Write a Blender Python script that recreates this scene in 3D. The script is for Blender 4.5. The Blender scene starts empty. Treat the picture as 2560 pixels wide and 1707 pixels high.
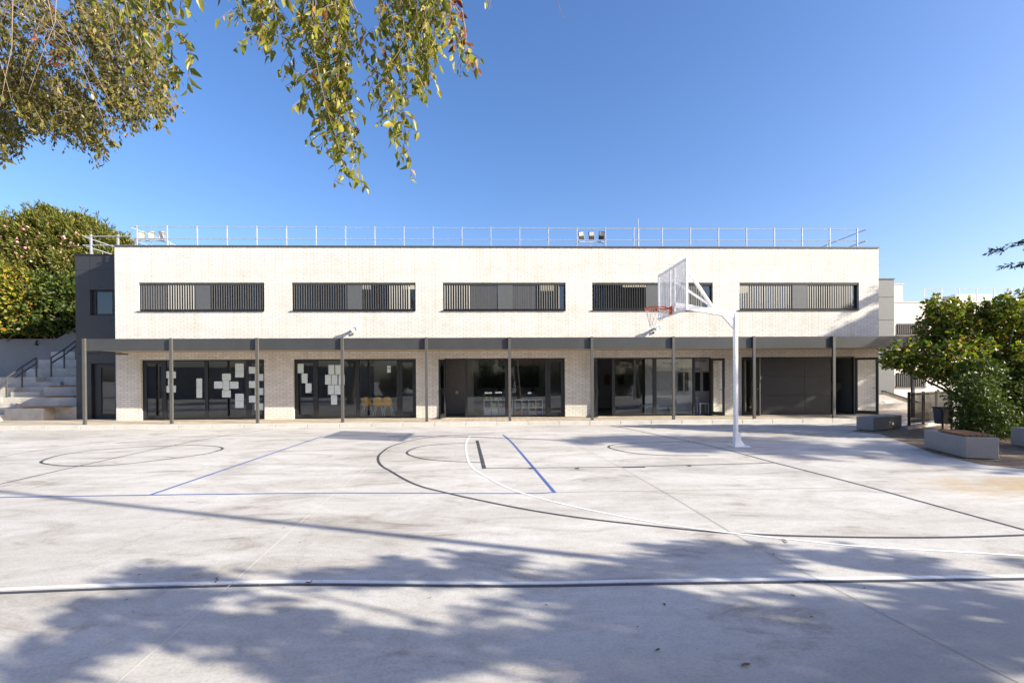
import bpy, bmesh, math, random
import numpy as np
from mathutils import Vector, Matrix
R = math.radians
rnd = random.Random(7)
nrg = np.random.default_rng(11)
S = bpy.context.scene
COL = S.collection

# ------------------------------------------------------------------ camera
CAM_H, YAW, PITCH, ROLL, FPX, SHIFT = 1.53, R(1.808), R(-.313), R(-.345), 1224.3, 97.4
_f = Vector((math.sin(YAW)*math.cos(PITCH), math.cos(YAW)*math.cos(PITCH), math.sin(PITCH)))
_r = Vector((math.cos(YAW), -math.sin(YAW), 0)); _u = _r.cross(_f)
cr = math.cos(ROLL)*_r + math.sin(ROLL)*_u
cu = -math.sin(ROLL)*_r + math.cos(ROLL)*_u
cd = bpy.data.cameras.new('camera'); cam = bpy.data.objects.new('camera', cd); COL.objects.link(cam)
cd.sensor_width = 36; cd.lens = FPX/2560*36; cd.shift_y = SHIFT/2560; cd.clip_end = 2000; cd.clip_start = .05
M = Matrix.Identity(4)
for i, v in enumerate((cr, cu, -_f)):
    for j in range(3): M[j][i] = v[j]
M.translation = (0, 0, CAM_H); cam.matrix_world = M
S.camera = cam
C0 = Vector((0, 0, CAM_H))
def ray(x, y): return _f + cr*((x-1280)/FPX) - cu*((y-853.5-SHIFT)/FPX)
def onY(x, y, Y): d = ray(x, y); return C0 + d*(Y/d.y)
def onZ(x, y, Z=0.): d = ray(x, y); return C0 + d*((Z-CAM_H)/d.z)

# ------------------------------------------------------------------ light
EL = R(23.7); SUNV = Vector((.938*math.cos(EL), -.347*math.cos(EL), math.sin(EL)))   # towards the sun
W = bpy.data.worlds.new('World'); S.world = W; W.use_nodes = True
nt = W.node_tree; nt.nodes.clear()
sk = nt.nodes.new('ShaderNodeTexSky'); sk.sky_type = 'NISHITA'; sk.sun_disc = False
sk.sun_elevation = EL; sk.sun_rotation = math.atan2(SUNV.x, SUNV.y)
sk.altitude = 0; sk.air_density = 1.0; sk.dust_density = 1.9; sk.ozone_density = 2.2
bg = nt.nodes.new('ShaderNodeBackground'); bg.inputs['Strength'].default_value = .102
wo = nt.nodes.new('ShaderNodeOutputWorld')
hs_ = nt.nodes.new('ShaderNodeHueSaturation'); hs_.inputs['Saturation'].default_value = 1.2
tn = nt.nodes.new('ShaderNodeMix'); tn.data_type = 'RGBA'; tn.blend_type = 'MULTIPLY'; tn.inputs[0].default_value = 1; tn.inputs[7].default_value = (.97, .95, 1.10, 1)
nt.links.new(sk.outputs[0], hs_.inputs['Color']); nt.links.new(hs_.outputs[0], tn.inputs[6]); nt.links.new(tn.outputs[2], bg.inputs[0]); nt.links.new(bg.outputs[0], wo.inputs[0])
sl = bpy.data.lights.new('sun', 'SUN'); sl.energy = 5.0; sl.angle = R(.5); sl.color = (1, .935, .79)
so = bpy.data.objects.new('sun', sl); COL.objects.link(so)
so.rotation_euler = SUNV.to_track_quat('Z', 'Y').to_euler(); so.location = (30, -12, 25)
S.view_settings.view_transform = 'Standard'; S.view_settings.look = 'None'
S.view_settings.exposure = 1.25; S.view_settings.gamma = 1
S.cycles.max_bounces = 8; S.cycles.transparent_max_bounces = 12
S.cycles.use_denoising = True

# ------------------------------------------------------------------ materials
def nodes(name):
    m = bpy.data.materials.new(name); m.use_nodes = True
    t = m.node_tree; return m, t, t.nodes['Principled BSDF']
def N(t, typ, **kw):
    n = t.nodes.new(typ)
    for k, v in kw.items():
        if k in n.inputs: n.inputs[k].default_value = v
        else: setattr(n, k, v)
    return n
def L(t, a, b): t.links.new(a, b)
def ramp(t, src, stops):
    n = t.nodes.new('ShaderNodeValToRGB'); cr_ = n.color_ramp
    while len(cr_.elements) > 1: cr_.elements.remove(cr_.elements[-1])
    for i, (p, c) in enumerate(stops):
        e = cr_.elements[0] if i == 0 else cr_.elements.new(p)
        e.position = p; e.color = (*c, 1) if len(c) == 3 else c
    L(t, src, n.inputs[0]); return n
def plain(name, col, rough=.6, metal=0., var=.12, scale=6., bump=0.):
    m, t, b = nodes(name)
    tc = N(t, 'ShaderNodeTexCoord'); nz = N(t, 'ShaderNodeTexNoise', Scale=scale, Detail=6., Roughness=.65)
    L(t, tc.outputs['Object'], nz.inputs['Vector'])
    rp = ramp(t, nz.outputs[0], [(.25, [c*(1-var) for c in col]), (.75, [min(1, c*(1+var)) for c in col])])
    L(t, rp.outputs[0], b.inputs['Base Color'])
    b.inputs['Roughness'].default_value = rough; b.inputs['Metallic'].default_value = metal
    if bump:
        bp = N(t, 'ShaderNodeBump', Strength=bump, Distance=.01); L(t, nz.outputs[0], bp.inputs['Height']); L(t, bp.outputs[0], b.inputs['Normal'])
    return m
def mixrgb(t, fac, a, b, mode='MIX'):
    n = t.nodes.new('ShaderNodeMix'); n.data_type = 'RGBA'; n.blend_type = mode
    for s, v in ((n.inputs[0], fac), (n.inputs[6], a), (n.inputs[7], b)):
        if isinstance(v, (int, float)): s.default_value = v
        elif isinstance(v, tuple): s.default_value = (*v, 1)
        else: L(t, v, s)
    return n.outputs[2]
def math_(t, op, a, b=0.):
    n = t.nodes.new('ShaderNodeMath'); n.operation = op
    for s, v in ((n.inputs[0], a), (n.inputs[1], b)):
        if isinstance(v, (int, float)): s.default_value = v
        else: L(t, v, s)
    return n.outputs[0]

def brick_mat(name, base, mortar, dark, rough=.8, bw=.245, rh=.0755):
    m, t, b = nodes(name)
    g = N(t, 'ShaderNodeNewGeometry'); sp = N(t, 'ShaderNodeSeparateXYZ'); L(t, g.outputs['Position'], sp.inputs[0])
    xy = math_(t, 'ADD', sp.outputs[0], sp.outputs[1])
    cb = N(t, 'ShaderNodeCombineXYZ'); L(t, xy, cb.inputs[0]); L(t, sp.outputs[2], cb.inputs[1])
    br = N(t, 'ShaderNodeTexBrick', Scale=1.0); br.offset = .5
    br.inputs['Brick Width'].default_value = bw; br.inputs['Row Height'].default_value = rh
    br.inputs['Mortar Size'].default_value = .0068; br.inputs['Mortar Smooth'].default_value = .15
    br.inputs['Bias'].default_value = 0.
    br.inputs['Color1'].default_value = (*base, 1); br.inputs['Color2'].default_value = (*dark, 1); br.inputs['Mortar'].default_value = (*mortar, 1)
    L(t, cb.outputs[0], br.inputs['Vector'])
    nz = N(t, 'ShaderNodeTexNoise', Scale=.55, Detail=5.); L(t, g.outputs['Position'], nz.inputs['Vector'])
    nf = N(t, 'ShaderNodeTexNoise', Scale=30., Detail=3.); L(t, g.outputs['Position'], nf.inputs['Vector'])
    r1 = ramp(t, nz.outputs[0], [(.3, (.93, .915, .89)), (.7, (1.04, 1.03, 1.02))])
    r2 = ramp(t, nf.outputs[0], [(.3, (.93, .93, .92)), (.7, (1.05, 1.05, 1.05))])
    c = mixrgb(t, 1., br.outputs[0], r1.outputs[0], 'MULTIPLY'); c = mixrgb(t, 1., c, r2.outputs[0], 'MULTIPLY')
    cs_ = N(t, 'ShaderNodeCombineXYZ'); L(t, math_(t, 'MULTIPLY', xy, 2.6), cs_.inputs[0]); L(t, math_(t, 'MULTIPLY', sp.outputs[2], .22), cs_.inputs[1])
    ns = N(t, 'ShaderNodeTexNoise', Scale=1.5, Detail=6., Roughness=.7); L(t, cs_.outputs[0], ns.inputs['Vector'])
    r3 = ramp(t, ns.outputs[0], [(.32, (.86, .84, .80)), (.5, (1, 1, 1)), (.7, (1.03, 1.03, 1.03))])
    c = mixrgb(t, .8, c, r3.outputs[0], 'MULTIPLY')
    L(t, c, b.inputs['Base Color']); b.inputs['Roughness'].default_value = rough
    bp = N(t, 'ShaderNodeBump', Strength=.5, Distance=.006); bp.invert = True
    L(t, br.outputs['Fac'], bp.inputs['Height']); L(t, bp.outputs[0], b.inputs['Normal'])
    return m
M_brick = brick_mat('cream_brick', (.71, .69, .645), (.37, .32, .27), (.62, .595, .55))
M_brick_far = brick_mat('pale_brick', (.74, .68, .60), (.56, .50, .45), (.70, .63, .55))

def court_mat():
    m, t, b = nodes('court_concrete')
    g = N(t, 'ShaderNodeNewGeometry'); P = g.outputs['Position']
    mp = N(t, 'ShaderNodeMapping'); mp.inputs['Scale'].default_value = (.33, .8, 1); mp.inputs['Rotation'].default_value = (0, 0, R(14)); L(t, P, mp.inputs[0])
    a = N(t, 'ShaderNodeTexNoise', Scale=.55, Detail=8., Roughness=.62, Distortion=.6); L(t, mp.outputs[0], a.inputs['Vector'])
    a2 = N(t, 'ShaderNodeTexNoise', Scale=2.3, Detail=8., Roughness=.7, Distortion=1.); L(t, mp.outputs[0], a2.inputs['Vector'])
    fn = N(t, 'ShaderNodeTexNoise', Scale=55., Detail=4.); L(t, P, fn.inputs['Vector'])
    fm = N(t, 'ShaderNodeTexNoise', Scale=9., Detail=6., Roughness=.7); L(t, P, fm.inputs['Vector'])
    c0 = ramp(t, a.outputs[0], [(.30, (.36, .33, .295)), (.43, (.45, .43, .40)), (.58, (.51, .49, .46))])
    c1 = ramp(t, a2.outputs[0], [(.31, (.48, .43, .38)), (.44, (.88, .86, .835)), (.6, (1.05, 1.05, 1.05))])
    c2 = ramp(t, fn.outputs[0], [(.28, (.84, .83, .82)), (.5, (1, 1, 1)), (.72, (1.08, 1.08, 1.08))])
    c3 = ramp(t, fm.outputs[0], [(.26, (.80, .785, .77)), (.48, (1, 1, 1)), (.75, (1.06, 1.06, 1.06))])
    c = mixrgb(t, .85, c0.outputs[0], c1.outputs[0], 'MULTIPLY')
    c = mixrgb(t, 1., c, c2.outputs[0], 'MULTIPLY'); c = mixrgb(t, .8, c, c3.outputs[0], 'MULTIPLY')
    # scrape marks and whitish scuffs
    mp2 = N(t, 'ShaderNodeMapping'); mp2.inputs['Scale'].default_value = (.5, 5, 1); mp2.inputs['Rotation'].default_value = (0, 0, R(-35)); L(t, P, mp2.inputs[0])
    sc = N(t, 'ShaderNodeTexNoise', Scale=1.2, Detail=9., Roughness=.75); L(t, mp2.outputs[0], sc.inputs['Vector'])
    rs = ramp(t, sc.outputs[0], [(.6, (0, 0, 0)), (.74, (1, 1, 1))])
    c = mixrgb(t, math_(t, 'MULTIPLY', rs.outputs[0], .4), c, (.58, .565, .545))
    # dark stains
    st = N(t, 'ShaderNodeTexNoise', Scale=.38, Detail=9., Roughness=.68, Distortion=.8); L(t, P, st.inputs['Vector'])
    r4 = ramp(t, st.outputs[0], [(.54, (0, 0, 0)), (.68, (1, 1, 1))])
    c = mixrgb(t, math_(t, 'MULTIPLY', r4.outputs[0], .52), c, (.25, .225, .20))
    gr = N(t, 'ShaderNodeTexNoise', Scale=21., Detail=7., Roughness=.8); L(t, P, gr.inputs['Vector'])
    g1 = ramp(t, gr.outputs[0], [(.28, (1, 1, 1)), (.35, (0, 0, 0)), (1, (0, 0, 0))]); g2 = ramp(t, gr.outputs[0], [(.64, (0, 0, 0)), (.70, (1, 1, 1))])
    c = mixrgb(t, math_(t, 'MULTIPLY', g1.outputs[0], .45), c, (.20, .185, .17)); c = mixrgb(t, math_(t, 'MULTIPLY', g2.outputs[0], .4), c, (.66, .65, .63))
    vc = N(t, 'ShaderNodeTexVoronoi', Scale=.42); vc.feature = 'DISTANCE_TO_EDGE'
    wv = N(t, 'ShaderNodeVectorMath'); wv.operation = 'ADD'; wm = N(t, 'ShaderNodeVectorMath'); wm.operation = 'SCALE'; wm.inputs['Scale'].default_value = .35
    L(t, fm.outputs['Color'], wm.inputs[0]); L(t, P, wv.inputs[0]); L(t, wm.outputs[0], wv.inputs[1]); L(t, wv.outputs[0], vc.inputs['Vector'])
    ck = ramp(t, vc.outputs['Distance'], [(.0, (1, 1, 1)), (.006, (0, 0, 0))]); ckm = ramp(t, a.outputs[0], [(.44, (1, 1, 1)), (.52, (0, 0, 0))])
    c = mixrgb(t, math_(t, 'MULTIPLY', math_(t, 'MULTIPLY', ck.outputs[0], ckm.outputs[0]), .38), c, (.20, .18, .16))
    for (dx_, dy_, k1, k2) in ((-1.3, 1.55, 1.1, 1.6), (.05, 1.75, .9, 1.5), (1.9, 1.9, .55, 1.0), (3.2, 2.6, .6, 1.1)):  # foreground dirt patches, also deepening the front shade in the colour
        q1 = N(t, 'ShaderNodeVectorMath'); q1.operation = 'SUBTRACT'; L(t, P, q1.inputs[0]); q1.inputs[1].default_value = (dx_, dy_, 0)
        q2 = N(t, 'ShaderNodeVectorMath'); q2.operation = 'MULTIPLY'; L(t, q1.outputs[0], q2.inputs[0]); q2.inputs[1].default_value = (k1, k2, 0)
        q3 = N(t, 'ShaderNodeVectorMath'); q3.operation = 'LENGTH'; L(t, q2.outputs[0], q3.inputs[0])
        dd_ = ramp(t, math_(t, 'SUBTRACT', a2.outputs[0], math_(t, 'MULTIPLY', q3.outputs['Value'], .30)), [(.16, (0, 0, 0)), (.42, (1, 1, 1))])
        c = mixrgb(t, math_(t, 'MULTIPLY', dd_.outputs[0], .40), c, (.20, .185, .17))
    # ochre dust spilled from the planting bed near (7, 6.3)
    sb = N(t, 'ShaderNodeVectorMath'); sb.operation = 'SUBTRACT'; L(t, P, sb.inputs[0]); sb.inputs[1].default_value = (7.2, 6.5, 0)
    s2 = N(t, 'ShaderNodeVectorMath'); s2.operation = 'MULTIPLY'; L(t, sb.outputs[0], s2.inputs[0]); s2.inputs[1].default_value = (.42, .85, 0)
    ln = N(t, 'ShaderNodeVectorMath'); ln.operation = 'LENGTH'; L(t, s2.outputs[0], ln.inputs[0])
    du = N(t, 'ShaderNodeTexNoise', Scale=3., Detail=9., Roughness=.75); L(t, mp.outputs[0], du.inputs['Vector'])
    dm = ramp(t, math_(t, 'SUBTRACT', du.outputs[0], math_(t, 'MULTIPLY', ln.outputs['Value'], .33)), [(.28, (0, 0, 0)), (.46, (1, 1, 1))])
    c = mixrgb(t, math_(t, 'MULTIPLY', dm.outputs[0], .75), c, (.40, .28, .14))
    L(t, c, b.inputs['Base Color']); b.inputs['Roughness'].default_value = .78
    bp = N(t, 'ShaderNodeBump', Strength=.25, Distance=.01); L(t, fm.outputs[0], bp.inputs['Height']); L(t, bp.outputs[0], b.inputs['Normal'])
    return m
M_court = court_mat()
def paint(name, col):
    m, t, b = nodes(name)
    g = N(t, 'ShaderNodeNewGeometry'); nz = N(t, 'ShaderNodeTexNoise', Scale=14., Detail=8., Roughness=.75); L(t, g.outputs['Position'], nz.inputs['Vector'])
    r = ramp(t, nz.outputs[0], [(.31, (.42, .40, .37)), (.40, col), (.8, [c*1.15 for c in col])])
    L(t, r.outputs[0], b.inputs['Base Color']); b.inputs['Roughness'].default_value = .6
    return m
M_lblack = paint('black_line_paint', (.045, .045, .05)); M_lblue = paint('blue_line_paint', (.05, .10, .30)); M_lwhite = paint('white_line_paint', (.68, .68, .67))
M_joint = plain('joint_sealant', (.58, .555, .51), .8)
M_joint2 = plain('dirty_joint', (.34, .29, .24), .8)
M_dark = plain('anthracite_metal', (.033, .033, .034), .42, 0, .12)
M_frame = plain('dark_window_frame', (.016, .0165, .018), .4)
M_fascia = plain('grey_fascia_metal', (.050, .051, .051), .36, 0, .14, 2.)
M_post = plain('grey_post_metal', (.075, .071, .066), .5)
M_louvre = plain('louvre_grey', (.062, .063, .064), .45)
M_panel = plain('panel_grey', (.085, .088, .09), .5)
M_galv = plain('galvanised_rail', (.42, .44, .47), .4, .3, .15)
M_white = plain('white_enamel', (.82, .82, .82), .35, 0, .03)
M_orange = plain('orange_enamel', (.62, .10, .012), .45)
M_net = plain('net_cord', (.7, .7, .68), .8)
M_coping = plain('coping_metal', (.06, .06, .065), .4)
M_conc = plain('board_marked_concrete', (.42, .39, .345), .85, 0, .32, 1.6, .3)
M_conc_b = plain('smooth_grey_wall', (.20, .205, .215), .85, 0, .10, 1.3)
M_bench = plain('grey_cast_stone', (.28, .265, .25), .8, 0, .12, 40., .15)
M_wood = plain('brown_timber', (.22, .10, .035), .6, 0, .3, 9.)
M_soffit = plain('beige_soffit', (.46, .34, .22), .75, 0, .12)
M_inter = plain('interior_paint', (.30, .30, .29), .9, 0, .05)
M_ifloor = plain('interior_floor', (.16, .15, .14), .5)
M_iblack = plain('interior_dark', (.02, .02, .022), .7)
M_paper = plain('white_paper', (.80, .84, .83), .8, 0, .03, 25.)
_t = M_paper.node_tree; _g = N(_t, 'ShaderNodeNewGeometry'); _w = N(_t, 'ShaderNodeTexNoise', Scale=26., Detail=2.); _mp = N(_t, 'ShaderNodeMapping'); _mp.inputs['Scale'].default_value = (.8, 1, 3.2)
L(_t, _g.outputs['Position'], _mp.inputs[0]); L(_t, _mp.outputs[0], _w.inputs['Vector'])
L(_t, ramp(_t, _w.outputs[0], [(.32, (.44, .50, .50)), (.46, (.60, .67, .65))]).outputs[0], _t.nodes['Principled BSDF'].inputs['Base Color'])
M_yellow = plain('yellow_shell', (.80, .43, .005), .5, 0, .05)
M_cabinet = plain('white_laminate', (.80, .82, .82), .5, 0, .03)
M_lens = plain('floodlight_lens', (.45, .44, .40), .2)
M_stain = plain('wet_dark_panel', (.03, .032, .036), .45, 0, .2, 3.)
M_bin = plain('blue_grey_bin', (.05, .065, .10), .45)
M_bark = plain('grey_bark', (.16, .13, .105), .9, 0, .35, 14., .5)
M_twig = plain('pale_twig', (.20, .15, .105), .85, 0, .25, 20.)
M_tile = plain('roof_tile', (.40, .17, .09), .8, 0, .3, 5.)
M_ochre = plain('ochre_render', (.5, .36, .24), .85)
M_lamp = bpy.data.materials.new('lit_ceiling_lamp'); M_lamp.use_nodes = True
_b = M_lamp.node_tree.nodes['Principled BSDF']; _b.inputs['Emission Color'].default_value = (1, .85, .62, 1); _b.inputs['Emission Strength'].default_value = .5; _b.inputs['Base Color'].default_value = (.8, .75, .65, 1)

def paver_mat():
    m, t, b = nodes('small_pavers')
    g = N(t, 'ShaderNodeNewGeometry')
    br = N(t, 'ShaderNodeTexBrick', Scale=1.); br.inputs['Brick Width'].default_value = .2; br.inputs['Row Height'].default_value = .2
    br.inputs['Mortar Size'].default_value = .006; br.offset = 0.
    br.inputs['Color1'].default_value = (.52, .44, .33, 1); br.inputs['Color2'].default_value = (.44, .37, .28, 1); br.inputs['Mortar'].default_value = (.22, .2, .17, 1)
    L(t, g.outputs['Position'], br.inputs['Vector'])
    nz = N(t, 'ShaderNodeTexNoise', Scale=1.3, Detail=6.); L(t, g.outputs['Position'], nz.inputs['Vector'])
    r = ramp(t, nz.outputs[0], [(.3, (.82, .8, .78)), (.7, (1.05, 1.05, 1.05))])
    L(t, mixrgb(t, 1., br.outputs[0], r.outputs[0], 'MULTIPLY'), b.inputs['Base Color']); b.inputs['Roughness'].default_value = .85
    return m
M_paver = paver_mat()
def soil_mat():
    m, t, b = nodes('dry_soil')
    g = N(t, 'ShaderNodeNewGeometry')
    a = N(t, 'ShaderNodeTexNoise', Scale=4., Detail=10., Roughness=.75); L(t, g.outputs['Position'], a.inputs['Vector'])
    v = N(t, 'ShaderNodeTexVoronoi', Scale=26.); L(t, g.outputs['Position'], v.inputs['Vector'])
    r = ramp(t, a.outputs[0], [(.3, (.12, .075, .04)), (.5, (.27, .19, .115)), (.7, (.42, .33, .22))])
    r2 = ramp(t, v.outputs['Distance'], [(.1, (1.1, 1.1, 1.1)), (.5, (.7, .68, .66))])
    L(t, mixrgb(t, 1., r.outputs[0], r2.outputs[0], 'MULTIPLY'), b.inputs['Base Color']); b.inputs['Roughness'].default_value = .95
    bp = N(t, 'ShaderNodeBump', Strength=.8, Distance=.03); L(t, a.outputs[0], bp.inputs['Height']); L(t, bp.outputs[0], b.inputs['Normal'])
    return m
M_soil = soil_mat()
def glass_mat(name, tint=.62, base=.10):
    m = bpy.data.materials.new(name); m.use_nodes = True; t = m.node_tree; t.nodes.clear()
    o = N(t, 'ShaderNodeOutputMaterial'); mx = N(t, 'ShaderNodeMixShader'); tr = N(t, 'ShaderNodeBsdfTransparent'); gl = N(t, 'ShaderNodeBsdfGlossy')
    tr.inputs[0].default_value = (tint, tint*1.02, tint*.99, 1); gl.inputs['Roughness'].default_value = .0
    gl.inputs[0].default_value = (.92, .96, 1, 1)
    g = N(t, 'ShaderNodeNewGeometry'); nz = N(t, 'ShaderNodeTexNoise', Scale=.8, Detail=1.); L(t, g.outputs['Position'], nz.inputs['Vector'])
    bp = N(t, 'ShaderNodeBump', Strength=.08, Distance=.01); L(t, nz.outputs[0], bp.inputs['Height']); L(t, bp.outputs[0], gl.inputs['Normal'])
    fr = N(t, 'ShaderNodeFresnel', IOR=1.45)
    fac = math_(t, 'ADD', math_(t, 'MULTIPLY', fr.outputs[0], 1.0), base)
    L(t, fac, mx.inputs[0]); L(t, tr.outputs[0], mx.inputs[1]); L(t, gl.outputs[0], mx.inputs[2]); L(t, mx.outputs[0], o.inputs[0])
    return m
M_glass = glass_mat('window_glass', .93, .055); M_glass_up = glass_mat('upper_window_glass', .6, .09)
def leaf_mat(name, stops, trans=.3, rough=.5):
    m = bpy.data.materials.new(name); m.use_nodes = True; t = m.node_tree; t.nodes.clear()
    o = N(t, 'ShaderNodeOutputMaterial'); g = N(t, 'ShaderNodeNewGeometry')
    r = ramp(t, g.outputs['Random Per Island'], stops)
    p = N(t, 'ShaderNodeBsdfPrincipled', Roughness=rough); p.inputs['Specular IOR Level'].default_value = .28; L(t, r.outputs[0], p.inputs['Base Color'])
    tl = N(t, 'ShaderNodeBsdfTranslucent'); L(t, mixrgb(t, 1., r.outputs[0], (1.3, 1.5, .6), 'MULTIPLY'), tl.inputs[0])
    mx = N(t, 'ShaderNodeMixShader'); mx.inputs[0].default_value = trans
    L(t, p.outputs[0], mx.inputs[1]); L(t, tl.outputs[0], mx.inputs[2]); L(t, mx.outputs[0], o.inputs[0])
    return m
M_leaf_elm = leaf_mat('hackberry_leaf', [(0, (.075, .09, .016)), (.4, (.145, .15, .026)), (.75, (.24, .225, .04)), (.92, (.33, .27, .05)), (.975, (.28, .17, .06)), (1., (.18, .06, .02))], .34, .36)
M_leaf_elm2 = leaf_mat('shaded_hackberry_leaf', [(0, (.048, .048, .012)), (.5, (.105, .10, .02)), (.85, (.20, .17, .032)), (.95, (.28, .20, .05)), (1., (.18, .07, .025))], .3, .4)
M_leaf_red = leaf_mat('dead_red_leaf', [(0, (.10, .02, .008)), (1, (.20, .06, .02))], .2)
M_leaf_oleander = leaf_mat('oleander_leaf', [(0, (.04, .06, .016)), (.5, (.105, .12, .028)), (.85, (.21, .20, .045)), (1, (.32, .26, .06))], .25, .36)
M_flower = leaf_mat('pink_flower', [(0, (.55, .22, .26)), (1, (.75, .48, .46))], .3)
M_leaf_yellow = leaf_mat('creeper_leaf', [(0, (.05, .075, .018)), (.4, (.12, .14, .025)), (.72, (.36, .32, .035)), (.95, (.32, .2, .05)), (1, (.30, .05, .02))], .3)
M_leaf_right = leaf_mat('waxy_leaf', [(0, (.05, .085, .013)), (.5, (.11, .15, .02)), (.82, (.30, .27, .03)), (.92, (.22, .14, .035)), (.96, (.14, .035, .02)), (1, (.12, .03, .02))], .32, .42)
M_leaf_bush = leaf_mat('dark_bush_leaf', [(0, (.03, .052, .014)), (.6, (.065, .092, .02)), (1, (.14, .16, .03))], .22, .5)
M_needle = leaf_mat('cedar_needle', [(0, (.012, .024, .016)), (1, (.035, .055, .03))], .1, .6)
M_leaf_far = leaf_mat('background_leaf', [(0, (.03, .05, .015)), (1, (.09, .11, .03))], .2)

# ------------------------------------------------------------------ mesh helpers
class MB:
    def __init__(s): s.v = []; s.f = []; s.m = []
    def face(s, pts, mi=0):
        n = len(s.v); s.v += [tuple(p) for p in pts]; s.f.append(tuple(range(n, n+len(pts)))); s.m.append(mi)
    def hexa(s, p, mi=0):       # p: 8 corners, bottom ring then top ring
        n = len(s.v); s.v += [tuple(q) for q in p]
        for f in ((0, 3, 2, 1), (4, 5, 6, 7), (0, 1, 5, 4), (1, 2, 6, 5), (2, 3, 7, 6), (3, 0, 4, 7)):
            s.f.append(tuple(n+i for i in f)); s.m.append(mi)
    def box(s, x0, x1, y0, y1, z0, z1, mi=0):
        s.hexa([(x0, y0, z0), (x1, y0, z0), (x1, y1, z0), (x0, y1, z0), (x0, y0, z1), (x1, y0, z1), (x1, y1, z1), (x0, y1, z1)], mi)
    def bar(s, a, b, w, h=None, up=(0, 0, 1), mi=0):   # rectangular bar between two points
        a = Vector(a); b = Vector(b); h = w if h is None else h
        d = (b-a).normalized(); u = Vector(up)
        if abs(d.dot(u)) > .98: u = Vector((0, 1, 0))
        x = d.cross(u).normalized()*w/2; y = x.cross(d).normalized()*h/2
        s.hexa([a-x-y, a+x-y, b+x-y, b-x-y, a-x+y, a+x+y, b+x+y, b-x+y], mi)
    def tube(s, pts, r, n=8, mi=0, cap=True):
        pts = [Vector(p) for p in pts]; rr = r if isinstance(r, (list, tuple)) else [r]*len(pts)
        base = len(s.v); pu = None
        for i, p in enumerate(pts):
            d = (pts[min(i+1, len(pts)-1)] - pts[max(i-1, 0)]).normalized()
            if pu is None: pu = d.orthogonal().normalized()
            pu = (pu - d*pu.dot(d)).normalized(); w = d.cross(pu)
            for k in range(n):
                a = 2*math.pi*k/n; s.v.append(tuple(p + (pu*math.cos(a)+w*math.sin(a))*rr[i]))
        for i in range(len(pts)-1):
            for k in range(n):
                s.f.append((base+i*n+k, base+i*n+(k+1) % n, base+(i+1)*n+(k+1) % n, base+(i+1)*n+k)); s.m.append(mi)
        if cap:
            s.f.append(tuple(base+k for k in range(n))[::-1]); s.m.append(mi)
            s.f.append(tuple(base+(len(pts)-1)*n+k for k in range(n))); s.m.append(mi)
    def prism(s, poly, z0, z1, mi=0):
        n = len(s.v); k = len(poly)
        s.v += [(x, y, z0) for x, y in poly]+[(x, y, z1) for x, y in poly]
        s.f.append(tuple(n+i for i in range(k))[::-1]); s.f.append(tuple(n+k+i for i in range(k))); s.m += [mi, mi]
        for i in range(k): s.f.append((n+i, n+(i+1) % k, n+k+(i+1) % k, n+k+i)); s.m.append(mi)
    def build(s, name, mats, parent=None, smooth=False, bevel=0.):
        me = bpy.data.meshes.new(name); me.from_pydata(s.v, [], s.f)
        mats = mats if isinstance(mats, (list, tuple)) else [mats]
        for m in mats: me.materials.append(m)
        if len(mats) > 1: me.polygons.foreach_set('material_index', s.m)
        if smooth: me.polygons.foreach_set('use_smooth', [True]*len(s.f))
        me.update()
        o = bpy.data.objects.new(name, me); COL.objects.link(o)
        if parent is not None: put(o, parent)
        if bevel:
            md = o.modifiers.new('bevel', 'BEVEL'); md.width = bevel; md.segments = 2; md.limit_method = 'ANGLE'
        return o
def put(o, parent):
    o.parent = parent; o.matrix_parent_inverse = parent_world(parent).inverted()
def parent_world(p):
    m = p.matrix_basis.copy()
    if p.parent is not None: m = parent_world(p.parent) @ p.matrix_parent_inverse @ m
    return m
def tag(o, label=None, cat=None, group=None, kind=None):
    for k, v in (('label', label), ('category', cat), ('group', group), ('kind', kind)):
        if v: o[k] = v
    return o
def empty(name, loc, label, cat, group=None, rz=0.):
    o = bpy.data.objects.new(name, None); COL.objects.link(o); o.empty_display_size = .2
    o.location = loc; o.rotation_euler = (0, 0, rz); return tag(o, label, cat, group)
def kids(o): return [c for c in bpy.data.objects if c.parent == o]
def copy_tree(o, parent=None):
    c = o.copy(); COL.objects.link(c)
    if parent is not None: c.parent = parent
    for ch in kids(o): copy_tree(ch, c)
    return c
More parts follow.
